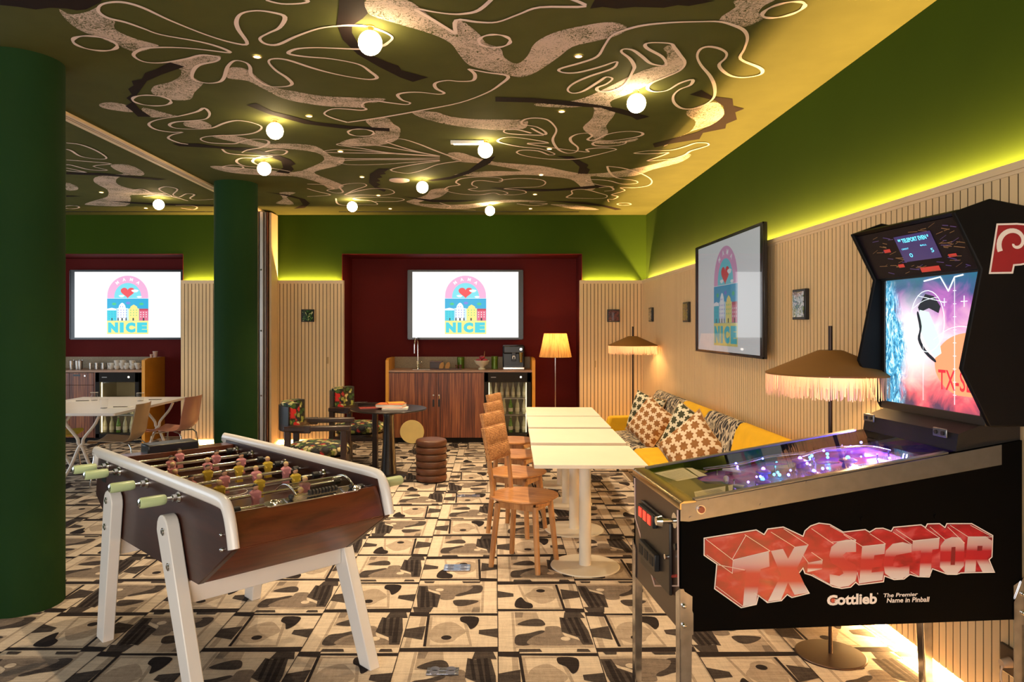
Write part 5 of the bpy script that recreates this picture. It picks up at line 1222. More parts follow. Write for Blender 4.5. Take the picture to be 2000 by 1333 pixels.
# ================================================================ pictures on the panels
def tile(label, loc, axis, S, cols, seed, w=None):
    m, g, b = newmat('ceramic picture'); co = g.coord(); nz = g.noise(co, 14+seed*2, 3, .6, 1.5)
    g.inp(b.inputs['Base Color'], g.ramp(nz, [(.36, cols[0]), (.48, cols[1]), (.56, cols[2]), (.66, cols[3])], 'CONSTANT')); b.inputs['Roughness'].default_value = .2; b.inputs['Coat Weight'].default_value = .5
    t = thing('wall_picture', label, 'picture', loc, 0, 'small glazed pictures on the panelling'); d = .028
    if axis == 'Y':
        MB().box((-S/2,-d,-S/2), (S/2,0,S/2)).build('frame', M['black'], t, bevel=.004); MB().box((-S*.42,-d-.005,-S*.42), (S*.42,-d,S*.42)).build('glazed_tile', m, t, bevel=.002)
    else:
        MB().box((-d,-S/2,-S/2), (0,S/2,S/2)).build('frame', M['black'], t, bevel=.004); MB().box((-d-.005,-S*.42,-S*.42), (-d,S*.42,S*.42)).build('glazed_tile', m, t, bevel=.002)
x, y, z = atY(602, 617, PY); tile('small dark picture with a pale green motif on the panel left of the red recess', (x, PY-.0004, z), 'Y', .17, [(.02,.03,.02),(.05,.16,.04),(.65,.62,.35),(.03,.05,.03)], 1)
x, y, z = atY(1198, 617, PY); tile('small reddish brown picture above the far lamp', (x, PY-.0004, z), 'Y', .17, [(.05,.012,.008),(.16,.03,.015),(.10,.02,.01),(.30,.20,.14)], 2)
for px, py, S, lb, cl, sd_ in ((1271,615,.18,'small dark picture with a cream corner, nearest the room corner on the right wall', [(.03,.03,.015),(.60,.5,.3),(.08,.06,.02),(.02,.02,.01)], 3), (1340,610,.21,'small green-gold picture just left of the wall screen', [(.03,.03,.02),(.40,.30,.03),(.16,.14,.02),(.05,.04,.02)], 4), (1562,595,.20,'small green and white picture between the wall screen and the pinball machine', [(.55,.55,.58),(.04,.05,.02),(.16,.20,.03),(.50,.52,.60)], 5)):
    X, Y, Z = onX(px, py, PX-.02); tile(lb, (PX-.0004, Y, Z), 'X', S, cl, sd_)
# power socket with plug at the lower right
X, Y, Z = onX(1978, 1293, PX)
t = thing('wall_socket', 'dark double wall socket low on the right panelling', 'socket', (PX-.0004, Y, Z))
MB().box((-.012,-.055,-.055), (0,.055,.055)).build('plate', mat('dark brown plastic', (.04,.022,.014), .4), t, bevel=.004)
t2 = thing('power_plug', 'pale plug with cable hanging from the wall socket', 'plug', (PX-.013, Y-.005, Z))
pm = mat('pale plug plastic', (.55,.38,.25), .5)
MB().cyl((0,0,0), (-.035,0,-.005), .021, .016, n=18).build('plug_body', pm, t2, smooth=40)
MB().tube(smoothpath([(-.030,0,-.01),(-.040,-.003,-.05),(-.035,-.012,-.10),(-.03,-.03,-.16),(-.028,-.06,-Z+.006)], k=6), .0045, 8).build('cable', pm, t2, smooth=50)
# floor boxes
fbm = mat('brushed floor box lid', (.42,.44,.55), .2, .9)
def fbox(lab, x, y, w, d):
    X, Y = flo(x, y); t = thing('floor_socket_box', lab, 'floor socket box', (X, Y, .0024), 0, 'floor socket boxes in the carpet')
    for s in (-1, 1): MB().box((-w/2, s*d/4-d/4+.002, 0), (w/2, s*d/4+d/4-.002, .006)).build('lid', fbm, t, bevel=.002)
    b = MB()
    for s in (-1,1):
        for r in (-1,1): b.lathe([(.022,.006),(.022,.0066)], (s*w/4, r*d/4, 0), 20)
    b.build('lid_mark', mat('darker lid disc', (.22,.24,.34), .35, .8), t)
fbox('pair of bluish metal floor socket lids beside the nearest oak chair', 893, 1111, .175, .125)
fbox('metal floor socket lids at the bottom edge of the picture', 865, 1314, .150, .07)
fbox('distant floor socket lids right of the leather pouf', 915, 970, .22, .09)
# ================================================================ wall screens
E = lambda n, r, g_, b_, s=1.0: glow(n, C(r, g_, b_), s)
def logo_mats(s):
    k = 'screen %.1f ' % s
    return [E(k+'white',255,255,255,s), E(k+'pink',240,175,215,s), E(k+'aqua',120,222,235,s), E(k+'red',238,72,80,s), E(k+'sky',10,170,215,s), E(k+'yellow',250,232,130,s),
            E(k+'turquoise',40,205,220,s), E(k+'crimson',200,40,70,s), E(k+'rose',225,100,130,s), E(k+'green',60,200,130,s), E(k+'black',10,20,30,s), E(k+'violet',120,130,220,s), E(k+'pale blue',200,235,245,s)]
def screen(label, loc, rz, Wd, H, s, bez=.028, sbez=.07, side=None):
    """screen built facing -Y in its own frame"""
    t = thing('wall_screen', label, 'screen', loc, rz, 'large wall screens showing the same picture')
    bz = mat('screen bezel', (.012,.010,.012), .25)
    b = MB(); d = .03
    b.box((-Wd/2, .004, -H/2), (Wd/2, d, H/2)); b.build('housing', bz, t, bevel=.004)
    b = MB(); b.box((-Wd/2, -.004, -H/2), (Wd/2, .004, -H/2+.012)); b.box((-Wd/2, -.004, H/2-.012), (Wd/2, .004, H/2)); b.box((-Wd/2, -.004, -H/2), (-Wd/2+.012, .004, H/2)); b.box((Wd/2-.012, -.004, -H/2), (Wd/2, .004, H/2))
    b.build('bezel', bz, t)
    m = logo_mats(s); w, h = Wd-2*sbez, H-2*bez
    def fn(u, v, e): return (-w/2+u*w, .0035-e, -h/2+v*h)
    S = MB(); S.add([fn(0,0,0), fn(1,0,0), fn(1,1,0), fn(0,1,0)], [(0,1,2,3)]); S.build('display', m[0], t, recalc=False)
    L = MB()
    K = lambda x, y: ((x-78)/662, (573-y)/413)
    def pg(mi, pts, e):
        q = [K(*p) for p in pts]; tri = geometry.tessellate_polygon([[Vector((a, c, 0)) for a, c in q]]); L.mat(mi); L.add([fn(a, c, e) for a, c in q], [tuple(x) for x in tri])
    def rc(mi, x0, y0, x1, y1, e): pg(mi, [(x0,y0),(x1,y0),(x1,y1),(x0,y1)], e)
    arch = lambda r, cy, y0, sy=1.0: [(410-r, y0)]+[(410+r*cos(pi-pi*i/24), cy-r*sy*sin(pi*i/24)) for i in range(25)]+[(410+r, y0)]
    pg(1, arch(128, 312, 326, 1.0), .0003); pg(2, arch(84, 318, 326, 1.05), .0006)
    hp = [(410+15*1.0*0+ (16*sin(a)**3)*2.75, 288-(13*cos(a)-5*cos(2*a)-2*cos(3*a)-cos(4*a))*2.35) for a in [2*pi*i/40 for i in range(40)]]
    pg(3, hp, .0009)
    for cx_, cy_, k in ((455,280,1), (372,312,.8), (482,318,.7)): pg(0, [(cx_+k*22*cos(a)*(1+.15*sin(3*a)), cy_-k*9*sin(a)) for a in [2*pi*i/16 for i in range(16)]], .0011)
    rc(4, 281, 328, 539, 467, .0005); rc(5, 281, 467, 539, 551, .0005)
    rc(6, 283, 402, 337, 465, .0008); pg(0, [(281,402),(281,392),(310,386),(338,392),(338,402)], .0009)
    rc(12, 340, 388, 412, 466, .0010); pg(0, [(352,388),(356,372),(365,360),(375,354),(386,360),(394,372),(398,388)], .0011); rc(0, 352, 386, 398, 466, .0012)
    rc(5, 416, 390, 480, 466, .0010); pg(5, [(424,392),(428,378),(440,370),(447,366),(455,370),(468,378),(472,392)], .0012); rc(12, 412, 392, 420, 466, .0009)
    rc(8, 482, 398, 538, 466, .0010); rc(7, 482, 392, 538, 404, .0012)
    for cx_, cy_, mi in ((325,362,9), (495,362,9), (412,356,11)): pg(mi, [(cx_+(18 if i % 2 else 11)*cos(i*pi/9), cy_+(11 if i % 2 else 6)*sin(i*pi/9)) for i in range(18)], .0007)
    for x0, n, y0, ny, dx, dy, mi in ((292,3,408,4,17,14,4), (348,4,398,4,17,15,11), (362,2,376,1,14,8,11), (426,3,398,3,18,16,9), (489,3,412,3,17,14,0)):
        for i in range(n):
            for j in range(ny): rc(mi, x0+i*dx, y0+j*dy, x0+i*dx+5, y0+j*dy+6, .0014)
    for x0, w_ in ((346,8),(370,10),(396,8),(308,7),(440,9),(504,10)): rc(10, x0, 450, x0+w_, 466, .0016)
    for i, ch in enumerate('NICE'):
        xs = ((287,350),(360,385),(397,458),(468,532))[i]; a0 = K(xs[0], 542); a1 = K(xs[1], 478); L.mat(6)
        add_text(L, ch, lambda a, c: fn(a, c, .0010), a0[0], a0[1], a1[0], a1[1], .085)
    for i, ch in enumerate('MAMA'):
        an = radians(128-25.3*i); cx_, cy_ = 410+106*cos(an), 312-106*sin(an); vs, fs = text_shape(ch, .03); ro = an-pi/2; L.mat(0); k = 27
        ax = sum(v[0] for v in vs)/len(vs); out = []
        for v in vs:
            x, y = (v[0]-ax)*k, (v[1]-.35)*k; X, Y = x*cos(ro)-y*sin(ro), x*sin(ro)+y*cos(ro); q = K(cx_+X, cy_-Y); out.append(fn(q[0], q[1], .0010))
        L.add(out, fs)
    L.build('picture', m, t, recalc=False)
    if side: 
        g_ = glassy('screen glass', (.96,.97,.97), 1.35); MB().add([fn(-.03,-.02,.006), fn(1.03,-.02,.006), fn(1.03,1.02,.006), fn(-.03,1.02,.006)], [(0,1,2,3)]).build('glass', g_, t, recalc=False)
    return t
YS = 10.395
a = atY(796, 527.5, YS); c = atY(1022, 663.5, YS)
screen('lit wall screen with the arched picture inside the main red recess', ((a[0]+c[0])/2, YS, (a[2]+c[2])/2), 0, c[0]-a[0], a[2]-c[2], .82)
dx = (145-805)/F*YS
screen('lit wall screen in the far room, partly hidden by the green column', ((a[0]+c[0])/2+dx, YS, (a[2]+c[2])/2), 0, c[0]-a[0], a[2]-c[2], .82)
XS = 1.925
n = onX(1491, 434, XS); f_ = onX(1359, 484, XS); nb = onX(1491, 701, XS)
zt_ = (n[2]+f_[2])/2; zb_ = (nb[2]+onX(1359,687,XS)[2])/2
screen('oblique wall screen on the right wall above the sofa, with reflections', (XS, (n[1]+f_[1])/2, (zt_+zb_)/2), radians(-90), f_[1]-n[1], zt_-zb_, .34, .022, .075, side=True)
MB().box((XS+.031, 5.6, 1.6), (PX, 6.4, 2.1)).build('x', M['black'])
o = bpy.data.objects['x']; o.name = 'screen_bracket'; tag(o, 'black bracket block holding the oblique screen off the right wall', 'bracket')

# ================================================================ sideboards with fridges
zeb, g, bb = newmat('striped rosewood'); co = g.coord()
nz = g.noise(g.mapping(co, scale=(75,75,1.6)), 1.0, 4, .6, .6); n2 = g.noise(g.mapping(co, scale=(9,9,.6)), 1.0, 3)
g.inp(bb.inputs['Base Color'], g.ramp(g.addm(g.mul(nz,.7), g.mul(n2,.3)), [(.38,C(72,34,20)), (.50,C(124,66,36)), (.62,C(166,102,58))])); bb.inputs['Roughness'].default_value = .4
orng = mat('orange edge laminate', (.78,.34,.03), .5); counter = mat('rosy counter edge', (.42,.24,.15), .45, var=.1); terr = mat('speckled beige splashback', (.33,.26,.17), .6, var=.25, vscale=90)
fr_in = mat('fridge liner', (.55,.48,.36), .5); fgl = glassy('fridge door glass', (.72,.70,.62), 1.3)
ZK = 1.0
def fridge(label, x0, x1, y0, lightk):
    t = thing('glass_door_fridge', label, 'fridge', ((x0+x1)/2, y0, .075)); w = x1-x0; H = .895; D = .50; hw = w/2
    b = MB(); b.box((-hw,.03,0), (-hw+.03,D,H)); b.box((hw-.03,.03,0), (hw,D,H)); b.box((-hw,.03,0), (hw,D,.05)); b.box((-hw,.03,H-.10), (hw,D,H)); b.build('cabinet', M['black'], t)
    b = MB(); b.box((-hw+.03,D-.02,.05), (hw-.03,D-.01,H-.10)); b.box((-hw+.03,.04,.05), (-hw+.034,D-.02,H-.10)); b.box((hw-.034,.04,.05), (hw-.03,D-.02,H-.10)); b.build('liner', fr_in, t)
    b = MB(); b.box((-hw,-.012,0), (-hw+.055,.028,H)); b.box((hw-.055,-.012,0), (hw,.028,H)); b.box((-hw,-.012,0), (hw,.028,.055)); b.box((-hw,-.012,H-.13), (hw,.028,H)); dr = b.build('door_frame', M['black_matt'], t, bevel=.003)
    MB().add([(-hw+.05,.01,.05), (hw-.05,.01,.05), (hw-.05,.01,H-.12), (-hw+.05,.01,H-.12)], [(0,1,2,3)]).build('door_glass', fgl, dr, recalc=False)
    MB().cyl((hw-.14,-.012,H-.06), (hw-.14,-.016,H-.06), .014, n=18).build('dial', glow('white dial light', (1,.9,.75), 1.6), dr)
    MB().box((-hw+.09,-.014,H-.068), (-hw+.16,-.012,H-.058)).build('name_strip', mat('grey strip', (.4,.4,.4), .4), dr)
    for z in (.30, .53):
        b = MB()
        for k in range(9): b.cyl((-hw+.04,.06+k*.05,z), (hw-.04,.06+k*.05,z), .002, n=5)
        b.box((-hw+.035,.05,z-.004), (hw-.035,.055,z+.006)); b.build('shelf', M['alu'], t)
    b = MB()
    for s in (-1,1): b.box((s*(hw-.065)-.004,.032,.07), (s*(hw-.065)+.004,.04,H-.14))
    b.build('light_strip', glow('fridge strip light', (1,.86,.55), 4.5*lightk), t)
    return t, w, H
def bottle(kind, x, y, z, lb, grp):
    cols = {'clear': glassy('clear bottle', (.75,.74,.66), 1.0), 'green': glassy('green bottle', (.25,.55,.10), 1.0)}
    t = thing('bottle', lb, 'bottle', (x,y,z), 0, grp)
    MB().lathe([(.001,0),(.028,0),(.031,.006),(.031,.115),(.024,.145),(.012,.175),(.012,.205),(.014,.212)], n=16).build('glass_body', mat(kind+' bottle glass', (.60,.58,.44) if kind == 'clear' else (.12,.28,.03), .12, coat=.5), t, smooth=50)
    MB().lathe([(.0145,.205),(.0145,.222),(.001,.223)], n=12).build('cap', mat('bottle cap', (.45,.40,.30), .4), t)
    MB().lathe([(.0316,.035),(.0316,.085)], n=16, cap=False).build('paper_label', mat('bottle label', (.75,.72,.60), .6), t)
    return t
def sideboard(label, xa, xb, main):
    y0 = 9.87; D = .60
    t = thing('sideboard', label, 'sideboard', (xa, y0, 0)); w = xb-xa
    for x in (0, w-.045):
        b = MB(); b.prism([(.0,0), (D,0), (D,1.165), (.10,1.165), (.0,1.14)], x+.0, x+.045, 'X'); b.build('side_panel', orng if not main else [orng], t, bevel=.002)
    MB().box((.045,.03,ZK-.03), (w-.045,D,ZK+.0)).box((.045,-.002,ZK-.022), (w-.045,.03,ZK+.0)).build('countertop', counter, t)
    MB().box((.045,D-.02,ZK), (w-.045,D,1.165)).build('splashback', terr, t)
    MB().box((.045,.06,0), (w-.045,D,.07)).build('plinth', M['black_matt'], t)
    MB().box((.045,D-.02,.07), (w-.045,D-.005,ZK-.03)).build('back_panel', M['black_matt'], t)
    return t, w, y0
xa = (753-CX)/F*9.87; xb = (1045.5-CX)/F*9.87; xf0 = (946-CX)/F*9.87; xf1 = (1037-CX)/F*9.87; xm = (852-CX)/F*9.87
t, w, y0 = sideboard('striped rosewood sideboard with sink counter and two tall doors under the main screen', xa, xb, True)
b = MB().box((xf0-xa-.022,0,.07), (xf0-xa-.004,.56,ZK-.03)).build('divider', zeb, t)
for x0, x1, hx in ((.047, xm-xa-.003, -.045), (xm-xa+.003, xf0-xa-.024, .045)):
    d = MB().box((x0,-.004,.075), (x1,.018,ZK-.034)).build('door', zeb, t, bevel=.001)
    hx = x1-.035 if hx < 0 else x0+.035
    MB().box((hx-.012,-.008,.50), (hx+.012,-.0035,.60)).build('handle', M['black'], d, bevel=.002)
    MB().cyl((hx+.0,-.004,.66), (hx,-.012,.66), .012, n=14).build('lock', M['chrome'], d, smooth=40)
    if hx > xm-xa: MB().box((hx+.002,-.016,.615), (hx+.012,-.012,.655)).build('key', M['brass'], d)
MB().box((.34,.20,ZK), (.80,.48,ZK+.002)).build('sink_edge', M['chrome'], t)
fg, fw, fh = fridge('glass-door fridge full of bottles in the main sideboard', xf0, xf1, y0, 1)
xc = (xf0+xf1)/2
for r_, (z, ys) in enumerate(((.075+.538, (.12,.24)), (.075+.307, (.12,)), (.075+.050, (.12,)))):
    for yy in ys:
        for i in range(7 if z > .5 else 6):
            x = xc-.235+i*(.078 if z > .5 else .093)
            if r_ == 2 and i < 1: continue
            kd = 'green' if (r_ == 2 and i in (3,)) or (r_ == 1 and i == 3) else 'clear'
            lb = 'small pale bottle standing in rows on the upper fridge shelf' if r_ == 0 else ('bottle standing on the middle fridge shelf' if r_ == 1 else 'bottle standing on the floor of the fridge')
            grp = ('bottles on the upper fridge shelf', 'bottles on the middle fridge shelf', 'bottles on the fridge floor')[r_]
            bt_ = bottle(kd, x, y0+yy, z+.006, lb, grp)
            if z > .5: bt_.scale = (.82,.82,.92)
            else: bt_.scale = (.95,.95,1.0)
# things on the counter
YI = 10.2
def onC(px): return (px-CX)/F*YI
t = thing('kitchen_tap', 'tall chrome kitchen tap at the left end of the main counter', 'tap', (onC(815), 10.28, ZK+.002))
MB().tube(smoothpath([(0,0,0),(0,0,.30),(-.004,-.01,.40),(-.02,-.06,.44),(-.03,-.10,.42),(-.035,-.115,.34),(-.035,-.115,.22)], k=6), .010, 10).build('spout', M['chrome'], t, smooth=50)
MB().lathe([(.026,0),(.026,.01),(.018,.02),(.018,.10),(.010,.11)], n=20).build('base', M['chrome'], t, smooth=40)
MB().cyl((.015,0,.07),(.065,-.01,.10), .006, n=10).build('lever', M['chrome'], t, smooth=40)
t = thing('bread_board', 'dark wooden serving board on the counter below the screen', 'board', (onC(872), 10.12, ZK+.001))
MB().box((-.22,-.10,0), (.22,.10,.014)).build('board', M['walnut'], t, bevel=.004)
t = thing('bread_box', 'brown wooden tea box on the serving board', 'box', (onC(853), 10.13, ZK+.0152))
MB().box((-.085,-.06,0), (.085,.06,.09)).build('body', M['walnut_side'], t, bevel=.004); MB().box((-.088,-.063,.09), (.088,.063,.104)).build('lid', M['walnut'], t, bevel=.003)
for i in range(2):
    t = thing('biscuit_loaf', 'slice of golden loaf leaning against the wooden tea box', 'bread', (onC(862)+i*.085, 10.11, ZK+.0152), radians(8), 'golden slices leaning against the tea box')
    MB().prism([(-.03,0),(.03,0),(.045,.05),(.03,.09),(0,.085),(-.022,.05)], -.045, -.03, 'Y').build('slice', mat('golden crust', (.50,.26,.08), .7), t, bevel=.004)
for i in range(4):
    t = thing('dark_cup', 'small dark patterned cup on the right of the serving board', 'cup', (onC(893)+(i%2)*.05, 10.08+(i//2)*.06, ZK+.0152), 0, 'small dark cups beside the loaf')
    MB().lathe([(.001,0),(.016,0),(.021,.05),(.019,.05),(.015,.004),(.001,.003)], n=18).build('body', mat('dark glazed cup', (.12,.05,.03), .25, var=.5, vscale=60), t, smooth=40)
for px, yy, h, r, lb in ((900, 10.33, .16, .052, 'olive green canister behind the small dark cups'), (966, 10.22, .175, .046, 'tall olive green canister between the fruit bowl and the coffee machine')):
    t = thing('green_canister', lb, 'canister', ((px-CX)/F*yy, yy, ZK+.001))
    MB().lathe([(.001,0),(r,0),(r,h-.01),(r-.003,h),(.001,h)], n=28).build('body', mat('olive green metal', (.10,.17,.01), .3, .3), t, smooth=40)
    MB().lathe([(r+.002,h*.80),(r+.002,h+.002),(r-.006,h+.006),(.001,h+.006)], n=28, cap=False).build('lid', mat('olive green lid', (.13,.21,.015), .3, .3), t, smooth=40)
bx_, by_ = onC(941.5), 10.12
t = thing('fruit_bowl', 'cream footed bowl heaped with red fruit', 'bowl', (bx_, by_, ZK+.001))
MB().lathe([(.001,0),(.055,0),(.052,.012),(.028,.028),(.034,.045),(.085,.075),(.112,.125),(.108,.127),(.08,.082),(.03,.055),(.001,.05)], n=36).build('bowl', mat('cream glaze', (.78,.70,.50), .3), t, smooth=50)
rf = random.Random(9)
for i in range(13):
    a = i*2.4; r = .022*sqrt(i)*1.0
    t = thing('red_fruit', 'small red fruit heaped in the cream footed bowl', 'fruit', (bx_+r*cos(a), by_+r*sin(a), ZK+.135+(.035 if i < 4 else 0)-.10*r), 0, 'red fruit in the cream bowl')
    MB().sphere((0,0,0), .024, 14, sz=.9).build('flesh', mat('red fruit skin', (.45,.03,.05), .35, var=.4, vscale=40), t, smooth=60)
    MB().cyl((0,0,.018),(.004,0,.032), .002, n=6).build('stem', M['oak'], t)
t = thing('wooden_honey_dipper', 'thin tan wooden stick standing up out of the fruit bowl', 'stick', (bx_+.03, by_, ZK+.17)); MB().cyl((0,0,0),(.008,0,.09), .006, .002, n=8).build('stick', M['oak'], t)
t = thing('coffee_machine', 'black bean-to-cup coffee machine on the right end of the counter', 'coffee machine', (onC(1003), 10.18, ZK+.001))
pian = mat('piano black', (.006,.007,.009), .3)
MB().box((-.155,.0,0), (.155,.18,.34)).build('body', pian, t, bevel=.018, seg=3)
MB().box((-.15,-.13,0), (.15,.02,.035)).build('drip_tray', M['chrome'], t, bevel=.006)
MB().box((-.15,-.10,.22), (.15,.03,.34)).build('head', pian, t, bevel=.02, seg=3)
MB().box((-.03,-.115,.12), (.03,-.04,.24)).build('dispenser', M['black'], t, bevel=.005)
MB().prism([(-.022,0),(-.022,.03),(-.012,.045),(.012,.045),(.022,.03),(.022,0),(.012,0),(.012,.03),(-.012,.03),(-.012,0)], -.119, -.116, 'Y').build('outlet_mark', M['white_paint'], t).location = (0,0,.15)
MB().cyl((.10,-.10,.10),(.10,-.10,.24), .022, .030, n=18).build('milk_flask', mat('golden flask', (.35,.25,.08), .2, .8), t, smooth=40)
MB().cyl((.10,-.104,.285),(.10,-.112,.285), .018, n=20).build('dial', M['chrome'], t)
# pale yellow disc leaning on the sideboard
t = thing('yellow_disc', 'round flat pale yellow wooden disc leaning on the sideboard doors behind the pouf', 'disc', (atY(804,848,9.72)[0], 9.76, .168), 0)
o = MB().cyl((0,0,0),(0,.022,.004), .164, n=56).build('disc', mat('pale yellow lacquer', (.95,.75,.30), .5), t, bevel=.003)

# ---- far-room sideboard
xr = (283-CX)/F*9.87; xl = xr-1.86
t, w, y0 = sideboard('striped rosewood sideboard with orange end panel in the far room', xl, xr, False)
f0 = (187-CX)/F*9.87; f1 = (272-CX)/F*9.87
b = MB().box((f0-xl-.022,0,.07), (f0-xl-.004,.56,ZK-.03)).build('divider', zeb, t)
dx0 = (136-CX)/F*9.87-xl; dx1 = f0-xl-.025
for k in range(2):
    x0, x1 = dx0-(k)*(dx1-dx0), dx1-k*(dx1-dx0)
    for z0, z1 in ((.80,ZK-.034), (.075,.795)):
        d = MB().box((x0+.002,-.004,z0), (x1-.002,.018,z1)).build('drawer' if z0 > .5 else 'door', zeb, t, bevel=.001)
        if z0 > .5: MB().box((x0+.05,-.007,z1-.045), (x0+.15,-.003,z1-.02)).build('handle', M['black'], d); MB().cyl((x1-.12,-.004,z1-.04),(x1-.12,-.012,z1-.04), .010, n=12).build('knob', M['chrome'], d)
fridge('glass-door fridge in the far-room sideboard reflecting a table leg', f0, f1, y0, 1.5)
for r_, z in enumerate((.075+.050, .075+.307)):
    for i in range(6):
        b_ = bottle('green' if i == 2 and r_ == 0 else 'clear', (f0+f1)/2-.235+i*.093, 9.87+.12, z+.006, 'bottle standing on the %s of the far-room fridge' % ('floor' if r_ == 0 else 'middle shelf'), 'bottles on the %s of the far-room fridge' % ('floor' if r_ == 0 else 'middle shelf'))
        b_.scale = (.95,.95,1)
YJ = 10.15; J = lambda px: (px-CX)/F*YJ
cgl = glassy('drinking glass', (.97,.97,.97), 1.8); tin = mat('pewter', (.42,.38,.34), .25, .9)
for i, px in enumerate((140, 149, 157)):
    t = thing('metal_beaker', 'tall metal beaker at the left of the far-room counter', 'beaker', (J(px), YJ+.03*(i%2), ZK+.001), 0, 'tall metal beakers on the far-room counter')
    MB().lathe([(.001,0),(.030,0),(.034,.125),(.031,.125),(.027,.004),(.001,.004)], n=20).build('body', tin, t, smooth=40); MB().lathe([(.034,.118),(.036,.127)], n=20, cap=False).build('rim', M['chrome'], t)
for i in range(6):
    t = thing('steel_mug', 'small steel mug in the middle of the far-room counter', 'mug', (J(177+i*6.2), YJ+.05*(i%2), ZK+.001), 0, 'small steel mugs on the far-room counter')
    MB().lathe([(.001,0),(.021,0),(.022,.09),(.019,.09),(.018,.004),(.001,.004)], n=18).build('body', tin, t, smooth=40); MB().tube([(.02,0,.07),(.036,0,.065),(.036,0,.03),(.02,0,.025)], .003, 6).build('handle', tin, t)
wcup = mat('white porcelain', (.75,.70,.62), .25)
k = 0
for px, n in ((217,2),(228,3),(238,3),(247,2),(258,3),(268,2)):
    for j in range(n):
        t = thing('white_cup', 'white cup in the stacks at the right of the far-room counter', 'cup', (J(px), YJ+.02*(k%2), ZK+.001+j*.036), 0, 'stacked white cups on the far-room counter'); k += 1
        MB().lathe([(.001,0),(.022,0),(.036,.030),(.038,.055),(.035,.055),(.020,.006),(.001,.005)], n=20).build('body', wcup, t, smooth=50); MB().tube([(.034,0,.045),(.05,0,.04),(.048,0,.02),(.03,0,.018)], .0035, 6).build('handle', wcup, t)
for px, z, lb in ((308, 1.166, 'pinkish cup on top of the far sideboard end panel, larger one'), (300, 1.166, 'small pinkish cup lying low on the far sideboard end panel')):
    big = px == 308
    t = thing('pink_cup', lb, 'cup', (xr-.0225+(0), 10.22 if big else 10.10, z)); k_ = 1 if big else .55
    MB().lathe([(.001,0),(.026*k_,0),(.036*k_,.085*k_),(.032*k_,.085*k_),(.022*k_,.006),(.001,.005)], n=20).build('body', mat('pinkish glaze', (.62,.38,.28), .4), t, smooth=50); MB().lathe([(.034*k_,.08*k_),(.038*k_,.087*k_)], n=20, cap=False).build('rim', wcup, t)

# ================================================================ far-room table and chairs
t = thing('meeting_table', 'white meeting table with crossed sled legs in the far room', 'table', (-4.41, 7.95, 0))
wt = mat('white laminate', (.80,.77,.76), .3, var=.01); wl_ = mat('white leg enamel', (.74,.66,.58), .4)
MB().prism(rrect(-.64,-.84,.64,.84,.02,3), .715, .742).build('tabletop', wt, t, bevel=.006)
for (x, y) in ((.20,-.66), (.36,.66), (-.42,-.05)):
    b = MB()
    for s in (-1,1):
        b.tube(smoothpath([(x+s*.19,y,.70), (x+s*.14,y,.60), (x+s*.035,y,.47), (x+s*.02,y,.41), (x-s*.02,y,.37), (x-s*.10,y,.18), (x-s*.20,y,.012)], k=5), .019, 8, flatz=.8)
    b.build('crossed_leg', wl_, t, smooth=50)
    b = MB()
    for s in (-1,1): b.box((x+s*.20-.03,y-.03,.695), (x+s*.20+.03,y+.03,.716))
    b.build('leg_bracket', M['black'], t)
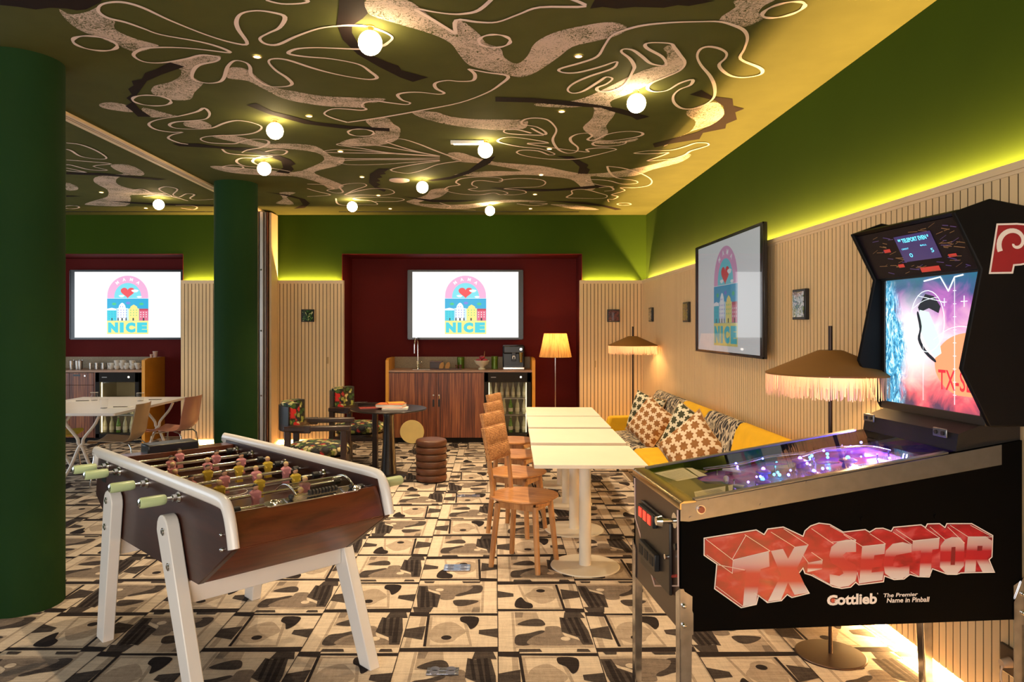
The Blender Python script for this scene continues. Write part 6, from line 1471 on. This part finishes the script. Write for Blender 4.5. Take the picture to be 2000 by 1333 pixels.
def shellchair(kind, label, loc, rz, m):   # faces +X
    t = thing('shell_chair', label, 'chair', loc, rz)
    prof = smoothpath([(.22,.425),(.20,.452),(.08,.448),(-.08,.440),(-.17,.455),(-.215,.51),(-.235,.60),(-.262,.72),(-.285,.825)], k=4); n = len(prof); nu = 8; vs = []; fs = []
    for s_ in (0, .007):
        for i, (x, z) in enumerate(prof):
            f = i/(n-1); hw = .215-.02*max(0,f-.6)*2.5 - .03*math.exp(-((f-.5)/.12)**2)
            for j in range(nu+1):
                u = j/nu*2-1; up = .028*u*u*(1-f)+0; fw = .045*u*u*f
                vs.append((x+fw+(s_ if f > .45 else 0), u*hw, z+up-(s_ if f <= .45 else 0)))
    N = n*(nu+1)
    for s_ in (0,1):
        for i in range(n-1):
            for j in range(nu): q = s_*N+i*(nu+1)+j; fs.append((q,q+1,q+nu+2,q+nu+1))
    for i in range(n-1):
        for j in (0,nu): q = i*(nu+1)+j; fs.append((q,q+nu+1,N+q+nu+1,N+q))
    for j in range(nu):
        for i in (0,n-1): q = i*(nu+1)+j; fs.append((q,q+1,N+q+1,N+q))
    MB().add(vs, fs).build('seat_shell', m, t, smooth=60)
    for sx, sy in ((1,1),(1,-1),(-1,1),(-1,-1)):
        MB().tube([(sx*.03-.01,sy*.06,.43),(sx*.14-.01,sy*.15,.425),(sx*.17-.01,sy*.175,.39),(sx*.21-.01,sy*.20,0)], .009, 8).build('leg', M['chrome'], t, smooth=50)
    return t
shellchair('a', 'taupe shell chair at the near right corner of the white far-room table', (-3.83,7.32,0), radians(186), mat('taupe plastic', (.34,.24,.15), .4))
shellchair('b', 'dusty pink shell chair behind the taupe one at the white far-room table', (-3.62,8.08,0), radians(176), mat('dusty pink plastic', (.50,.22,.16), .35))
shellchair('c', 'yellow shell chair at the left side of the white far-room table', (-4.78,7.75,0), radians(4), mat('yellow plastic', (.62,.50,.02), .4))
ZT = .7425
def tab(px, py): return flo(px, py, ZT)
for px, py, lb in ((184,783,'clear water glass on the white far-room table, left one at the back'), (274,784,'clear water glass on the white far-room table, right one at the back'), (203,798,'clear water glass nearest the camera on the white far-room table')):
    X, Y = tab(px, py); t = thing('water_glass', lb, 'glass', (X,Y,ZT))
    MB().lathe([(.001,0),(.034,0),(.041,.095)], n=28, cap=False).build('glass_wall', cgl, t, smooth=50)
    MB().lathe([(.001,.001),(.033,.001),(.034,.006),(.001,.008)], n=28).build('glass_foot', mat('thick glass foot', (.7,.72,.74), .1, trans=.7), t, smooth=40)
    MB().tube([(.041*cos(a*pi/14),.041*sin(a*pi/14),.095) for a in range(28)], .0013, 5, closed=True).build('rim', wcup, t)
for i, (px, py, lb) in enumerate(((160,784,'dark pen on a white sheet beside the left water glass'), (234,796,'dark pen on a white sheet near the taupe chair'), (302,782,'dark pen on a white sheet at the right end of the far-room table'))):
    X, Y = tab(px, py); t = thing('paper_sheet', lb.replace('dark pen on a white sheet', 'white paper sheet under a pen'), 'paper', (X,Y,ZT+.0002), .1)
    MB().box((-.14,-.10,0), (.14,.10,.0015)).build('sheet', mat('white paper', (.82,.80,.78), .7), t)
    t = thing('pen', lb, 'pen', (X+.01,Y-.01,ZT+.0062), .15)
    MB().cyl((-.07,0,0),(.07,0,0), .004, n=8).build('barrel', M['black'], t); MB().cyl((.07,0,0),(.08,0,0), .004, .001, n=8).build('tip', M['chrome'], t)
